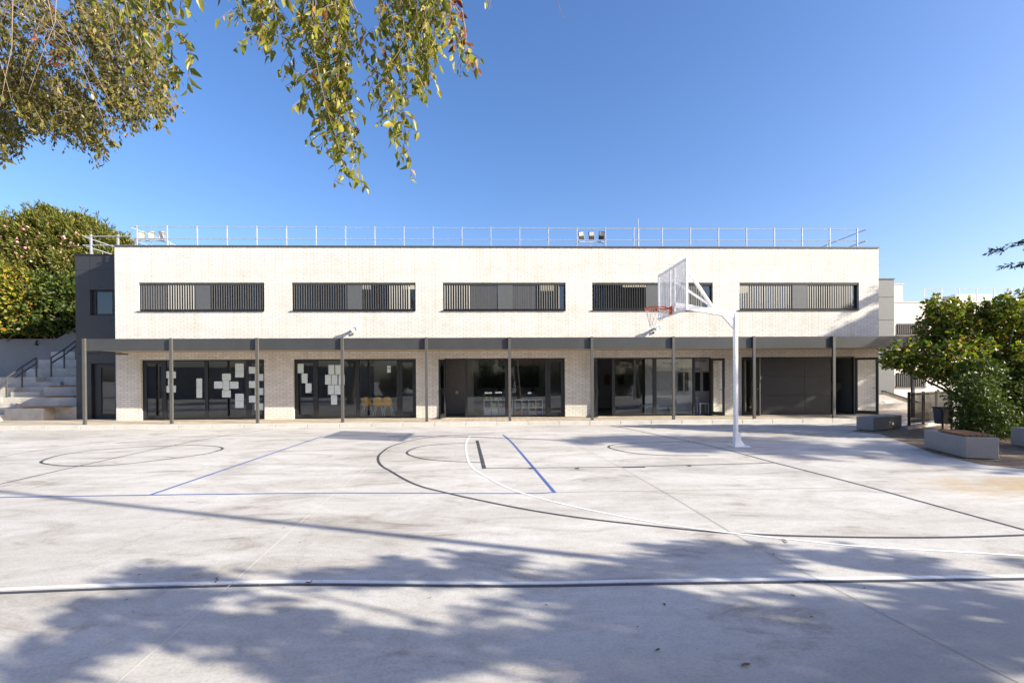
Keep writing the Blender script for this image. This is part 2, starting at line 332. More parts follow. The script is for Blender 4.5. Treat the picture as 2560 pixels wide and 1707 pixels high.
def leaves(name, pts, size, mat, parent, droop=.5, wide=.5, fold=False, jitter=.35, dirs=None):
    """many leaf-sized faces; pts (n,3); each leaf is its own island"""
    pts = np.asarray(pts, float); n = len(pts)
    d = nrg.normal(size=(n, 3)) if dirs is None else np.asarray(dirs, float) + nrg.normal(size=(n, 3))*.45
    d[:, 2] -= droop; d /= np.linalg.norm(d, axis=1)[:, None]+1e-9
    q = nrg.normal(size=(n, 3)); s_ = np.cross(d, q); s_ /= np.linalg.norm(s_, axis=1)[:, None]+1e-9
    nn = np.cross(s_, d)
    l = size*(1+nrg.uniform(-jitter, jitter, n))[:, None]; w = l*wide*.5
    if fold:
        b = pts; t_ = pts+d*l - nn*l*.10
        m1 = pts+d*l*.38; m2 = pts+d*l*.72 - nn*l*.04
        a1 = m1+s_*w+nn*w*.45; a2 = m2+s_*w*.62+nn*w*.3; c1 = m1-s_*w+nn*w*.45; c2 = m2-s_*w*.62+nn*w*.3
        V = np.stack([b, a1, a2, t_, c2, c1, m1, m2], 1).reshape(-1, 3)
        F = np.array([[0, 1, 6, 6], [1, 2, 7, 6], [2, 3, 7, 7], [0, 6, 5, 5], [6, 7, 4, 5], [7, 3, 4, 4]])
        off = (np.arange(n)*8)[:, None]
        tri = [(0, 1, 6), (2, 3, 7), (0, 6, 5), (7, 3, 4)]; qd = [(1, 2, 7, 6), (6, 7, 4, 5)]
        loops = []; starts = []; tot = []
        T = (np.array(tri)[None]+off[:, None]).reshape(-1, 3); Q = (np.array(qd)[None]+off[:, None]).reshape(-1, 4)
        lp = np.concatenate([T.ravel(), Q.ravel()]); st = np.concatenate([np.arange(len(T))*3, len(T)*3+np.arange(len(Q))*4]); tt = np.concatenate([np.full(len(T), 3), np.full(len(Q), 4)])
    else:
        m1 = pts+d*l*.5
        V = np.stack([pts, m1+s_*w+nn*w*.3, pts+d*l, m1-s_*w+nn*w*.3], 1).reshape(-1, 3)
        lp = np.arange(n*4); st = np.arange(n)*4; tt = np.full(n, 4)
    me = bpy.data.meshes.new(name); me.vertices.add(len(V)); me.vertices.foreach_set('co', V.ravel())
    me.loops.add(len(lp)); me.loops.foreach_set('vertex_index', lp.astype(np.int32))
    me.polygons.add(len(st)); me.polygons.foreach_set('loop_start', st.astype(np.int32)); me.polygons.foreach_set('loop_total', tt.astype(np.int32))
    me.materials.append(mat); me.update(calc_edges=True); me.validate()
    o = bpy.data.objects.new(name, me); COL.objects.link(o)
    if parent is not None: put(o, parent)
    return o
def shell_points(c, rad, n, thick=.35, squash=(1, 1, 1), bumps=None):
    v = nrg.normal(size=(n, 3)); v /= np.linalg.norm(v, axis=1)[:, None]
    r = rad*(1-thick*nrg.random(n)**1.5)
    return np.array(c)+v*r[:, None]*np.array(squash)

# ================================================================== SETTING
g = MB(); g.face([(-400, -400, 0), (400, -400, 0), (400, 400, 0), (-400, 400, 0)])
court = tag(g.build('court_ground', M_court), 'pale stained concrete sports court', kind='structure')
# sidewalk along the school
SW = .12
p = MB(); p.prism([(-30, 15.86), (14.8, 15.86), (20.5, 17.2), (20.5, 25.9), (-30, 25.9)], -.05, SW)
tag(p.build('sidewalk', M_paver), 'raised paved walk under the canopy', kind='structure')
p = MB()
X = -30.
while X < 14.7:
    x1 = min(X+1., 14.75); p.box(X, x1-.008, 15.70, 15.852, -.05, SW+.002); X += 1.
p.bar((14.75, 15.78, .036), (20.5, 17.12, .036), .15, .17)
tag(p.build('kerb', plain('kerb_concrete', (.46, .44, .40), .85, 0, .15, 3.), bevel=.012), 'low concrete kerb edging the walk', kind='structure')
# planting bed
poly = [onZ(x, y)[:2] for x, y in ((2128, 1078), (2200, 1085), (2260, 1105), (2330, 1132), (2450, 1160), (2575, 1174))]
bed = [tuple(q) for q in poly]+[(9.3, 6.9), (30, 3), (30, 15.2), (14.2, 15.2), (11.55, 13.6), (10.6, 13.75)]
p = MB(); n = len(bed)
p.face([(x, y, .005) for x, y in bed])
tag(p.build('planting_bed', M_soil), 'dry brown earth bed', kind='structure')
p = MB()
p.bar((11.55, 13.5, .04), (14.4, 15.15, .04), .16, .12)
tag(p.build('bed_edging', M_conc), 'concrete edging at the foot of the fence', kind='structure')
# hillside behind the retaining wall
p = MB(); nx, ny = 24, 10
hv = [[(-60+i*2., 24.25+j*2.2, 3.3+j*.75+.3*math.sin(i*.9+j)) for i in range(nx)] for j in range(ny)]
for j in range(ny-1):
    for i in range(nx-1): p.face([hv[j][i], hv[j][i+1], hv[j+1][i+1], hv[j+1][i]])
tag(p.build('hillside', M_soil), 'steep planted slope above the retaining wall', kind='structure')

# painted lines -----------------------------------------------------------
zA = lambda x, y: (x/1.8375, 1040+y/1.8375)
zB = lambda x, y: (1280+x/1.8375, 1040+y/1.8375)
def smooth_line(px, n=6, closed=False):
    P_ = [onZ(*q).to_2d() for q in px]
    out = []
    m = len(P_)
    for i in range(m if closed else m-1):
        g_ = (lambda k: P_[k % m]) if closed else (lambda k: P_[max(0, min(m-1, k))])
        a, b, c, d = g_(i-1), g_(i), g_(i+1), g_(i+2)
        for k in range(n):
            t = k/n; out.append(.5*((2*b)+(c-a)*t+(2*a-5*b+4*c-d)*t*t+(3*b-a-3*c+d)*t**3))
    out.append(P_[0] if closed else P_[-1]); return out
def stripe(mb, pts, w, z):
    for i in range(len(pts)-1):
        pass
    nrm = []
    for i in range(len(pts)):
        d = pts[min(i+1, len(pts)-1)]-pts[max(i-1, 0)]
        if d.length < 1e-6: d = Vector((1, 0))
        d.normalize(); nrm.append(Vector((-d.y, d.x))*w/2)
    for i in range(len(pts)-1):
        a, b = pts[i], pts[i+1]
        mb.face([(*(a-nrm[i]), z), (*(b-nrm[i+1]), z), (*(b+nrm[i+1]), z), (*(a+nrm[i]), z)])
lw, lb, lu, lj, lj2 = MB(), MB(), MB(), MB(), MB()
def S_(mb, px, w, z, n=6, closed=False): stripe(mb, smooth_line(px, n, closed), w*.95, .0012+z*.09)
# white and black sidelines
S_(lw, [zA(-60, 797), zA(500, 775), zA(1100, 762), zA(1500, 758), zA(2352, 766), zB(600, 755), zB(1200, 748), zB(1700, 742), zB(2420, 732)], .052, .004)
S_(lb, [zA(-60, 815), zA(500, 793), zA(1100, 778), zA(1500, 774), zA(2352, 781), zB(600, 771), zB(1200, 763), zB(1700, 757), zB(2420, 747)], .046, .004)
# volleyball court in blue
S_(lu, [zA(-60, 374), zA(700, 362), zA(1540, 353), zA(2352, 355), zB(195, 350)], .045, .008)
S_(lu, [zA(692, 361), zA(1480, 93)], .05, .012)
S_(lu, [zB(197, 352), zB(100, 238), zB(0, 122), zA(2310, 85)], .05, .012)
S_(lu, [zA(1480, 93), zA(2310, 85)], .045, .008)
# three point arcs
S_(lb, [(1235, 1083), (1140, 1087), (1080, 1092.5), (1032.6, 1100), (996.8, 1109), (971.3, 1118.7), (957.3, 1128.9), (947, 1139), (945.5, 1150), (953, 1163), (974, 1176), (1034, 1208.7), (1115.6, 1231.6), (1280, 1266.5), (1443, 1293), (1661, 1317.6), (1835, 1332.8), (2096, 1342), (2368, 1343), (2600, 1336)], .05, .016)
S_(lw, [zA(2160, 90), zA(2143, 120), zA(2143, 170), zA(2165, 230), zA(2230, 275), zB(0, 337), zB(200, 395), zB(450, 450), zB(700, 495), zB(900, 523), zB(1050, 541), zB(1300, 568), zB(1600, 598), zB(2000, 620), zB(2420, 645)], .042, .020)
S_(lb, [zA(2215, 213), zA(2000, 203), zA(1900, 185), zA(1870, 165), zA(1930, 140), zA(2040, 128), zA(2195, 122)], .05, .012)
S_(lb, [zA(2192, 112), zA(2225, 241)], .07, .024)
S_(lb, [zA(2225, 239), zB(0, 238), zB(300, 236), zB(560, 232), zB(810, 225), zB(1050, 219), zB(1215, 214)], .045, .012, 2)
for a, b, w in ((78, 95, 4), (290, 308, 4), (508, 612, 4), (806, 822, 4)):
    yy = 236-(a-300)*.02 if a > 300 else 238
    S_(lb, [zB(a, yy+3), zB(b, yy+2.4)], .09, .028, 1)
S_(lb, [zB(900, 181), zB(700, 180), zB(560, 170), zB(480, 155), zB(443, 141), zB(480, 130), zB(600, 122), zB(800, 118), zB(1000, 117)], .05, .012)
S_(lb, [zB(450, 42), zB(880, 130), zB(1200, 212), zB(1600, 315), zB(1900, 398), zB(2420, 540)], .05, .008)
S_(lb, [zA(190, 208), zA(215, 220), zA(300, 228), zA(450, 228), zA(620, 215), zA(800, 193), zA(950, 172), zA(1020, 152), zA(1000, 140), zA(900, 134), zA(760, 136), zA(550, 147), zA(380, 163), zA(260, 183)], .05, .012, 6, True)
S_(lb, [zA(-60, 326), zA(350, 232), zA(700, 155), zA(1000, 95), zA(1240, 60)], .04, .008)
S_(lb, [zA(-60, 196), zA(300, 140), zA(640, 103), zA(1000, 92), zA(1480, 90)], .03, .004)
S_(lj, [zA(480, 1275), zA(1060, 772), zA(1400, 470), zA(1700, 220), zA(1895, 55)], .008, .006, 2)
S_(lj, [zA(-60, 385), zA(350, 268), zA(700, 180), zA(1050, 110), zA(1350, 68)], .014, .006, 2)
S_(lj2, [zB(180, 78), zB(500, 235), zB(1000, 530), zB(1420, 758), zB(1900, 1010), zB(2420, 1270)], .007, .006, 2)
S_(lj2, [zB(195, 350), zB(1550, 328)], .02, .006, 2)
for mb, nm, mt in ((lw, 'white_marking', M_lwhite), (lb, 'black_marking', M_lblack), (lu, 'blue_marking', M_lblue), (lj, 'pale_joint', M_joint), (lj2, 'dark_joint', M_joint2)):
    mb.build(nm, mt, court)

# ================================================================== SCHOOL BUILDING
X0, X1, YF, ZT = -13.34, 14.07, 17.6, 6.2
school = empty('school_building', (0, YF, SW), 'long two storey cream brick school block facing the court', 'building')
UP = [(-12.53, -8.19), (-7.23, -2.87), (-1.90, 2.51), (3.475, 7.885), (8.874, 13.33)]
UZ0, UZ1 = 3.945, 4.945
GR = [(-12.49, -8.215), (-7.20, -2.876), (-1.88, 2.47), (3.525, 7.84), (8.94, 13.20)]
GZ0, GZ1 = SW, 2.235
def wall_holes(mb, x0, x1, z0, z1, holes, y, dep, mi=0):
    xs = sorted({x0, x1, *[h[0] for h in holes], *[h[1] for h in holes]}); zs = sorted({z0, z1, *[h[2] for h in holes], *[h[3] for h in holes]})
    for i in range(len(xs)-1):
        for j in range(len(zs)-1):
            cx, cz = (xs[i]+xs[i+1])/2, (zs[j]+zs[j+1])/2
            if any(h[0] < cx < h[1] and h[2] < cz < h[3] for h in holes): continue
            mb.face([(xs[i], y, zs[j]), (xs[i+1], y, zs[j]), (xs[i+1], y, zs[j+1]), (xs[i], y, zs[j+1])], mi)
    for a, b, c, d in holes:
        mb.face([(a, y, c), (a, y, d), (a, y+dep, d), (a, y+dep, c)], mi); mb.face([(b, y, d), (b, y, c), (b, y+dep, c), (b, y+dep, d)], mi)
        mb.face([(a, y, d), (b, y, d), (b, y+dep, d), (a, y+dep, d)], mi); mb.face([(b, y, c), (a, y, c), (a, y+dep, c), (b, y+dep, c)], mi)
w = MB()
wall_holes(w, X0, X1, SW, ZT, [(a, b, UZ0, UZ1) for a, b in UP]+[(a, b, GZ0, GZ1) for a, b in GR], YF, .2)
w.face([(X0, 27, SW), (X0, YF, SW), (X0, YF, ZT), (X0, 27, ZT)]); w.face([(X1, YF, SW), (X1, 27, SW), (X1, 27, ZT), (X1, YF, ZT)]); w.face([(X1, 27, SW), (X0, 27, SW), (X0, 27, ZT), (X1, 27, ZT)])
w.build('brick_wall', M_brick, school)
r = MB(); r.box(X0+.02, X1-.02, YF+.02, 26.98, 5.95, 6.05); r.build('roof', plain('roof_gravel', (.3, .29, .28), .9), school)
r = MB(); r.box(X0-.015, X1+.015, YF-.03, YF+.25, ZT, ZT+.05); r.box(X0-.015, X0+.25, YF+.25, 27, ZT, ZT+.05); r.box(X1-.25, X1+.015, YF+.25, 27, ZT, ZT+.05)
r.build('coping', M_coping, school)
# ---- upper windows
# sections: (start frac, end frac, blade angle deg, spacing factor)
SECT = [
    [(0, .50, 30, .9), (.50, 1, 50, .95)], [(0, .5, 74, 1), (.5, 1, 76, 1)],
    [(0, .26, 70, 1), (.26, 1, 74, 1)], [(0, .5, 72, 1), (.5, .93, 42, .85)],
    [(0, .5, 40, .9), (.5, 1, 3, 1)], [(0, .47, 3, 1), (.47, .90, 46, .9)],
    [(0, .24, 72, 1), (.24, 1, 60, .9)], [(0, .55, 20, .85), (.55, .8, 8, .95)],
    [(0, .5, 18, .62), (.5, 1, 16, .55)], [(0, .5, 16, .66), (.5, .93, 8, .8)]]
for k, (a, b) in enumerate(UP):
    wd = empty_part = bpy.data.objects.new('window', None); COL.objects.link(wd); wd.location = ((a+b)/2, YF, UZ0); put(wd, school); wd.matrix_parent_inverse = Matrix.Translation((0, -YF, -SW))
    f = MB(); yf = YF+.10
    f.box(a+.002, b-.002, yf, yf+.06, UZ1-.05, UZ1-.002); f.box(a+.002, b-.002, yf, yf+.06, UZ0+.002, UZ0+.05)
    f.box(a+.002, a+.05, yf, yf+.06, UZ0+.05, UZ1-.05); f.box(b-.05, b-.002, yf, yf+.06, UZ0+.05, UZ1-.05)
    wl = b-a; pa, pb = a+wl*.445, a+wl*.568
    for xx in (a+wl*.22, b-wl*.22): f.box(xx-.03, xx+.03, yf+.002, yf+.058, UZ0+.05, UZ1-.05)
    f.build('window_frame', M_frame, wd)
    gm = MB(); gm.face([(a+.05, yf+.03, UZ0+.05), (pa, yf+.03, UZ0+.05), (pa, yf+.03, UZ1-.05), (a+.05, yf+.03, UZ1-.05)]); gm.face([(pb, yf+.035, UZ0+.05), (b-.05, yf+.035, UZ0+.05), (b-.05, yf+.035, UZ1-.05), (pb, yf+.035, UZ1-.05)])
    gm.build('pane', M_glass_up, wd)
    pm = MB(); pm.box(pa, pb, YF+.035, YF+.075, UZ0+.03, UZ1-.035); pm.build('grey_panel', M_panel, wd)
    sm = MB(); sm.box(a-.06, b-.01, YF-.035, YF+.10, UZ0-.028, UZ0+.001)
    sm.box(a+.003, b-.003, YF+.012, YF+.03, UZ0+.045, UZ0+.06)
    for i in range(9):
        xx = a+.15+i*(wl-.3)/8; sm.box(xx-.006, xx+.006, YF+.0, YF+.02, UZ0+.0015, UZ0+.045)
    sm.build('sill', M_dark, wd)
    lm = MB(); lm.box(a+.02, b-.02, YF+.02, YF+.085, UZ1-.075, UZ1-.04)
    for side, (xa, xb) in enumerate(((a+.04, pa-.01), (pb+.01, b-.03))):
        nb = 22; pt = (xb-xa)/nb
        for i in range(nb):
            fr = (i+.5)/nb
            for (s0, s1, ang, sp) in SECT[k*2+side]:
                if s0 <= fr < s1:
                    an = R(ang+rnd.uniform(-2, 2)); cx = xa+pt*(i+.5); hw = pt*.49*sp
                    dx, dy = math.cos(an)*hw, math.sin(an)*hw
                    c_ = Vector((cx, YF+.055, 0)); dv = Vector((dx, dy, 0)); nv = Vector((-dy, dx, 0)).normalized()*.006
                    z0, z1 = UZ0+.06, UZ1-.075
                    q = [c_-dv-nv, c_+dv-nv, c_+dv+nv, c_-dv+nv]
                    lm.hexa([(v.x, v.y, z0) for v in q]+[(v.x, v.y, z1) for v in q])
    lm.build('louvre', M_louvre, wd)
# ---- rooms behind the glass
def room(nm, x0, x1, z0, z1, y0, y1, wallm):
    m = MB()
    m.face([(x0, y0, z0), (x1, y0, z0), (x1, y1, z0), (x0, y1, z0)], 1)
    m.face([(x0, y0, z1), (x0, y1, z1), (x1, y1, z1), (x1, y0, z1)], 0)
    m.face([(x0, y1, z0), (x1, y1, z0), (x1, y1, z1), (x0, y1, z1)], 0)
    m.face([(x0, y0, z0), (x0, y1, z0), (x0, y1, z1), (x0, y0, z1)], 0); m.face([(x1, y0, z0), (x1, y0, z1), (x1, y1, z1), (x1, y1, z0)], 0)
    return m.build(nm, [wallm, M_ifloor], school)
for k, (a, b) in enumerate(UP):
    room('upper_room', a-.4, b+.4, 3.4, 5.6, YF+.22, 22.5, M_inter)
for k, (a, b) in enumerate(GR):
    room('ground_room', a-.4, b+.4, SW+.01, 2.6, YF+.21, 22.2, M_inter)
# ceiling lamps in the upper rooms
for (x, y, z) in ((-9.0, 19.6, 5.35), (-8.6, 21.0, 5.3), (-6.4, 19.2, 5.35), (-5.5, 20.6, 5.3), (-3.9, 19.0, 5.35), (-3.6, 20.6, 5.3), (1.9, 19.6, 5.35), (2.2, 21, 5.3), (3.3, 20.4, 5.3), (5.6, 20.4, 5.35), (6.2, 20.4, 5.35), (10.6, 21.0, 5.2), (9.6, 21., 5.2)):
    c = MB(); c.box(x-.28, x+.28, y-.12, y+.12, z-.03, z+.25); c.build('ceiling_lamp', M_lamp, school)

# ---- ground floor glazing
def glazed_door(hx, yy, wdt, rot, handle_far=True):
    """leaf hinged at hx, rotated about z; local x runs from the hinge"""
    d = bpy.data.objects.new('door', None); COL.objects.link(d); d.location = (hx, yy, SW); d.rotation_euler = (0, 0, rot)
    put(d, school); d.matrix_parent_inverse = parent_world(school).inverted()
    z0, z1, fw = .02, GZ1-SW-.05, .085
    T = parent_world(d)
    def fin(mb, nm, mt):
        mb.v = [tuple(T @ Vector(v)) for v in mb.v]; return mb.build(nm, mt, d)
    f = MB(); f.box(0, fw, -.025, .025, z0, z1); f.box(wdt-fw, wdt, -.025, .025, z0, z1); f.box(fw, wdt-fw, -.0245, .0245, z1-fw, z1); f.box(fw, wdt-fw, -.0245, .0245, z0, z0+.13)
    fin(f, 'door_frame', M_frame)
    gq = MB(); gq.face([(fw, 0, z0+.13), (wdt-fw, 0, z0+.13), (wdt-fw, 0, z1-fw), (fw, 0, z1-fw)]); fin(gq, 'pane', M_glass)
    h = MB(); xx = wdt-.045
    for sgn in (-1, 1):
        h.tube([(xx, sgn*.026, .95), (xx, sgn*.07, .95), (xx-.13, sgn*.07, .95)], .011, 6); h.box(xx-.012, xx+.012, sgn*.034-.008, sgn*.034+.008, .82, 1.0)
    fin(h, 'handle', M_frame)
    return d
def glazing(a, b, cuts, open_left=None, open_right=None):
    """cuts: fractions of (pane start, mullions ...)"""
    wl = b-a; f = MB(); y0, y1 = YF+.09, YF+.15
    f.box(a+.002, b-.002, y0, y1, GZ1-.05, GZ1-.002)
    f.box(a+.002, a+.045, y0, y1, SW, GZ1-.05); f.box(b-.045, b-.002, y0, y1, SW, GZ1-.05)
    (l0, l1, m0, m1, r0, r1) = [a+wl*c for c in cuts]
    for p0, p1 in ((l0, l1), (m0, m1), (r0, r1)): f.box(p0, p1, y0-.002, y1+.002, SW, GZ1-.05)
    for p0, p1 in ((l1, m0), (m1, r0)):
        f.box(p0, p1, y0+.002, y1-.002, SW, SW+.06)
    f.build('glazing_frame', M_frame, school)
    for p0, p1 in ((l1, m0), (m1, r0)):
        tl = rnd.uniform(-.004, .004); gq = MB()
        gq.face([(p0, y0+.03-tl, SW+.06), (p1, y0+.03+tl, SW+.06), (p1, y0+.034+tl, GZ1-.05), (p0, y0+.034-tl, GZ1-.05)]); gq.build('pane', M_glass, school)
    wdl = l0-(a+.047); wdr = (b-.047)-r1
    if open_left is None: glazed_door(a+.048, y0+.03, wdl-.004, 0)
    else: glazed_door(a+.045, YF-.02, wdl, R(open_left))
    if open_right is None: glazed_door(b-.048, y0+.03, wdr-.004, math.pi)
    else: glazed_door(b-.045, YF-.02, wdr, math.pi+R(open_right))
    return l0, l1, m0, m1, r0, r1
CUT = (.172, .190, .502, .530, .838, .862)
glazing(*GR[0], CUT); glazing(*GR[1], CUT); glazing(*GR[2], CUT, open_left=-101)
glazing(*GR[3], (.155, .18, .505, .535, .845, .866), open_left=-97, open_right=125)
# last bay: solid dark panels between two open doors
a, b = GR[4]; f = MB(); y0, y1 = YF+.09, YF+.15
f.box(a+.002, b-.002, y0, y1, GZ1-.05, GZ1-.002); f.box(a+.002, a+.045, y0, y1, SW, GZ1-.05); f.box(b-.045, b-.002, y0, y1, SW, GZ1-.05)
xl, xr = 9.42, 12.28
f.box(xl-.05, xl, y0-.002, y1+.002, SW, GZ1-.05); f.box(xr, xr+.05, y0-.002, y1+.002, SW, GZ1-.05); f.build('glazing_frame', M_frame, school)
pm = MB()
for xa, xb in ((xl+.003, 11.33), (11.34, xr-.003)):
    for za, zb in ((SW, .82), (.826, 1.52), (1.526, GZ1-.052)): pm.box(xa, xb, y0-.01, y1-.012, za, zb)
pm.build('cladding_panel', M_stain, school)
glazed_door(a+.045, YF-.02, .66, R(-62)); glazed_door(b-.045, YF-.02, .72, math.pi+R(128))
# inner partitions seen through the open doors
ip = MB(); ip.box(-2.0, -.9, 19.3, 19.36, SW+.012, 2.59); ip.build('partition', plain('partition_grey', (.24, .22, .20), .8), school)
MT = plain('tile_beige', (.4, .33, .27), .5)
ip = MB(); ip.box(12.3, 13.5, 18.75, 18.8, 1.0, 1.25); ip.build('tiled_band', MT, school)
ip = MB(); ip.box(12.3, 13.5, 19.9, 19.95, 1.75, 2.5); ip.build('tiled_band', MT, school)
for xx in (3.3, 9.0):
    pass
# dark clad annex at the left end
AX0, AY = -15.36, 18.4
am = MB(); hol = [(-14.84, X0-.001, 3.905, 4.84), (-14.83, X0-.001, SW, 2.14)]
wall_holes(am, AX0, X0-.002, SW, 6.10, hol, AY, .18)
am.face([(AX0, 26.9, SW), (AX0, AY, SW), (AX0, AY, 6.1), (AX0, 26.9, 6.1)]); am.face([(AX0, AY, 6.1), (X0, AY, 6.1), (X0, 26.9, 6.1), (AX0, 26.9, 6.1)])
for z in (5.55, 4.84, 3.9, 2.84, 2.16): am.box(AX0-.003, X0-.003, AY-.004, AY+.004, z-.006, z+.006, 1)
for xx in (-14.84, -13.9): am.box(xx-.004, xx+.004, AY-.003, AY+.003, 4.84, 6.1, 1)
am.build('dark_annex', [M_dark, M_frame], school)
am = MB(); am.box(AX0+.05, X0-.1, 20.8, 26.5, 6.1, 6.98); am.build('added_shade_block', M_dark, school)  # unseen box added on the annex roof to shade the retaining wall and hedge
am = MB(); am.box(AX0-.02, X0-.003, AY-.03, AY+.2, 6.1, 6.13); am.build('coping', M_frame, school)
wd = bpy.data.objects.new('window', None); COL.objects.link(wd); put(wd, school); wd.matrix_parent_inverse = Matrix.Identity(4); wd.location = (-14.1, AY, 3.9); wd.matrix_parent_inverse = parent_world(school).inverted()
f = MB(); f.box(-14.82, X0-.01, AY+.10, AY+.16, 3.91, 3.97); f.box(-14.82, X0-.01, AY+.10, AY+.16, 4.78, 4.835); f.box(-14.82, -14.70, AY+.1, AY+.16, 3.97, 4.78); f.box(-14.12, -14.04, AY+.1, AY+.16, 3.97, 4.78); f.build('window_frame', M_frame, wd)
gq = MB(); gq.face([(-14.7, AY+.13, 3.97), (X0-.01, AY+.13, 3.97), (X0-.01, AY+.13, 4.78), (-14.7, AY+.13, 4.78)]); gq.build('pane', M_glass_up, wd)
dd = bpy.data.objects.new('door', None); COL.objects.link(dd); put(dd, school); dd.location = (-14.1, AY, SW); dd.matrix_parent_inverse = parent_world(school).inverted()
f = MB(); f.box(-14.81, -14.68, AY+.1, AY+.16, SW, 2.13); f.box(-14.68, -14.55, AY+.1, AY+.16, SW+.0, 2.13); f.box(-14.06, -13.93, AY+.1, AY+.16, SW, 2.13); f.box(-14.55, -14.06, AY+.1, AY+.16, SW, SW+.17); f.box(-14.55, -14.06, AY+.1, AY+.16, 2.0, 2.13); f.box(-13.93, X0-.01, AY+.1, AY+.16, SW, SW+.17); f.box(-13.93, X0-.01, AY+.1, AY+.16, 2., 2.13)
f.build('door_frame', M_frame, dd)
gq = MB(); gq.face([(-14.55, AY+.13, SW+.17), (-14.06, AY+.13, SW+.17), (-14.06, AY+.13, 2.), (-14.55, AY+.13, 2.)]); gq.face([(-13.93, AY+.13, SW+.17), (X0-.01, AY+.13, SW+.17), (X0-.01, AY+.13, 2.), (-13.93, AY+.13, 2.)]); gq.build('pane', M_glass, dd)
h = MB(); h.tube([(-13.99, AY+.09, 1.05), (-13.99, AY+.05, 1.05), (-13.86, AY+.05, 1.05)], .012, 6); h.build('handle', M_frame, dd)
m = MB(); m.face([(-15.2, 21.5, SW+.01), (X0, 21.5, SW+.01), (X0, 21.5, 2.6), (-15.2, 21.5, 2.6)]); m.face([(-15.2, AY+.2, SW+.012), (X0, AY+.2, SW+.012), (X0, 21.5, SW+.012), (-15.2, 21.5, SW+.012)]); m.build('stairwell_wall', plain('raw_stairwell', (.5, .47, .40), .9, 0, .3, 2.), school)
# grey wing set back at the right end
gw = MB(); gw.box(X1+.01, 19.15, 23., 27., SW, 6.15)
for z in (5.3, 4.2, 2.75, 2.6): gw.box(X1+.02, 19.153, 22.992, 23.0, z-.008, z+.008, 1)
gw.build('grey_wing', [plain('grey_cladding', (.125, .128, .132), .6, 0, .06), M_frame], school)
gw = MB(); gw.box(X1+.02, 19.18, 22.97, 23.1, 6.15, 6.2); gw.build('coping', M_coping, school)
gw = MB(); gw.box(16.3, 16.78, 22.98, 22.99, 2.9, 4.18); gw.build('window_recess', M_frame, school)

# ================================================================== CANOPY
can = empty('canopy', (0, 16.08, SW), 'dark grey steel canopy on slim posts along the school front', 'canopy')
CX0, CX1 = -13.16, 15.2
c = MB(); c.box(CX0, CX1, 16.075, 16.115, 2.468, 2.852); c.box(CX0, CX0+.04, 16.115, YF-.003, 2.47, 2.85); c.box(CX1-.04, CX1, 16.115, 17.9, 2.47, 2.85)
c.build('fascia', M_fascia, can)
c = MB(); c.box(CX0+.04, CX1-.04, 16.115, YF-.003, 2.80, 2.848); c.build('roof_sheet', M_dark, can)
c = MB(); xx = CX0+.06
while xx < CX1-.3:
    c.box(xx, min(xx+.70, CX1-.045), 16.12, YF-.004, 2.50, 2.53); xx += .712
c.build('soffit', M_soffit, can)
for i in range(11):
    c = MB(); px = -13.13+2.712*i
    c.box(px-.042, px+.042, 16.0, 16.07, SW, 2.862); c.box(px-.05, px+.05, 15.99, 16.068, SW-.002, SW+.02)
    c.build('post', M_post, can)
c = MB(); c.box(-13.9, -13.2, 16.7, 16.74, 2.40, 2.44); c.tube([(-12.4, 16.9, 2.4), (-14.2, 17.3, 2.44)], .02, 6); c.build('drain_pipe', M_frame, can)

# ================================================================== ROOF RAILING
rl = empty('roof_railing', (0, 17.8, ZT), 'galvanised two bar railing along the main school roof edge', 'railing')
YR = 17.8
c = MB()
for z in (6.955, 6.535):
    c.tube([(-12.97, YR, z), (13.77, YR, z)], .014, 6)
    c.tube([(13.77, YR, z), (13.6, 26.5, z)], .017, 6); c.tube([(-12.97, YR, z), (-12.8, 26.5, z)], .017, 6)
c.build('rail', M_galv, rl)
for i in range(26):
    c = MB(); px = -12.71+1.0453*i
    if px > 13.4: px = 13.42
    c.box(px-.016, px+.016, YR-.022, YR+.022, ZT-.1, 7.0)
    c.build('post', M_galv, rl)
for yy in (19.9, 22.2, 24.5):
    for sx in (13.72, -12.92):
        c = MB(); c.box(sx-.02, sx+.02, yy-.02, yy+.02, 6.05, 7.0); c.build('post', M_galv, rl)
ar = empty('roof_railing', (-14.5, 18.6, 6.1), 'short metal railing on top of the dark left annex', 'railing')
c = MB()
for z in (6.83, 6.5):
    c.tube([(-15.2, 18.55, z), (-15.1, 25, z)], .017, 6); c.tube([(-15.2, 18.55, z), (-13.4, 18.55, z)], .017, 6)
c.build('rail', M_galv, ar)
for q in ((-14.9, 18.55), (-13.95, 18.58), (-15.15, 20.5), (-15.12, 22.6)):
    c = MB(); c.box(q[0]-.03, q[0]+.03, q[1]-.02, q[1]+.02, 6.1, 6.9); c.build('post', M_galv, ar)
wr = empty('roof_railing', (18, 24, 6.2), 'end of a thin rail above the grey right wing', 'railing')
c = MB()
for z in (7.1, 6.75): c.tube([(16.3, 23.3, z), (18.1, 23.3, z), (16.3, 26.0, z)], .014, 6)
c.build('rail', M_galv, wr); c = MB(); c.box(16.72, 16.84, 23.26, 23.34, 6.2, 7.15); c.build('post', M_galv, wr)
an = MB(); an.tube([(5.86, 20, 6.05), (5.86, 20, 7.6)], .03, 6); an.tube([(5.86, 20, 7.6), (5.86, 20, 8.05)], .012, 6)
tag(an.build('antenna_mast', M_galv), 'thin pale mast standing on the roof behind the railing', 'mast')
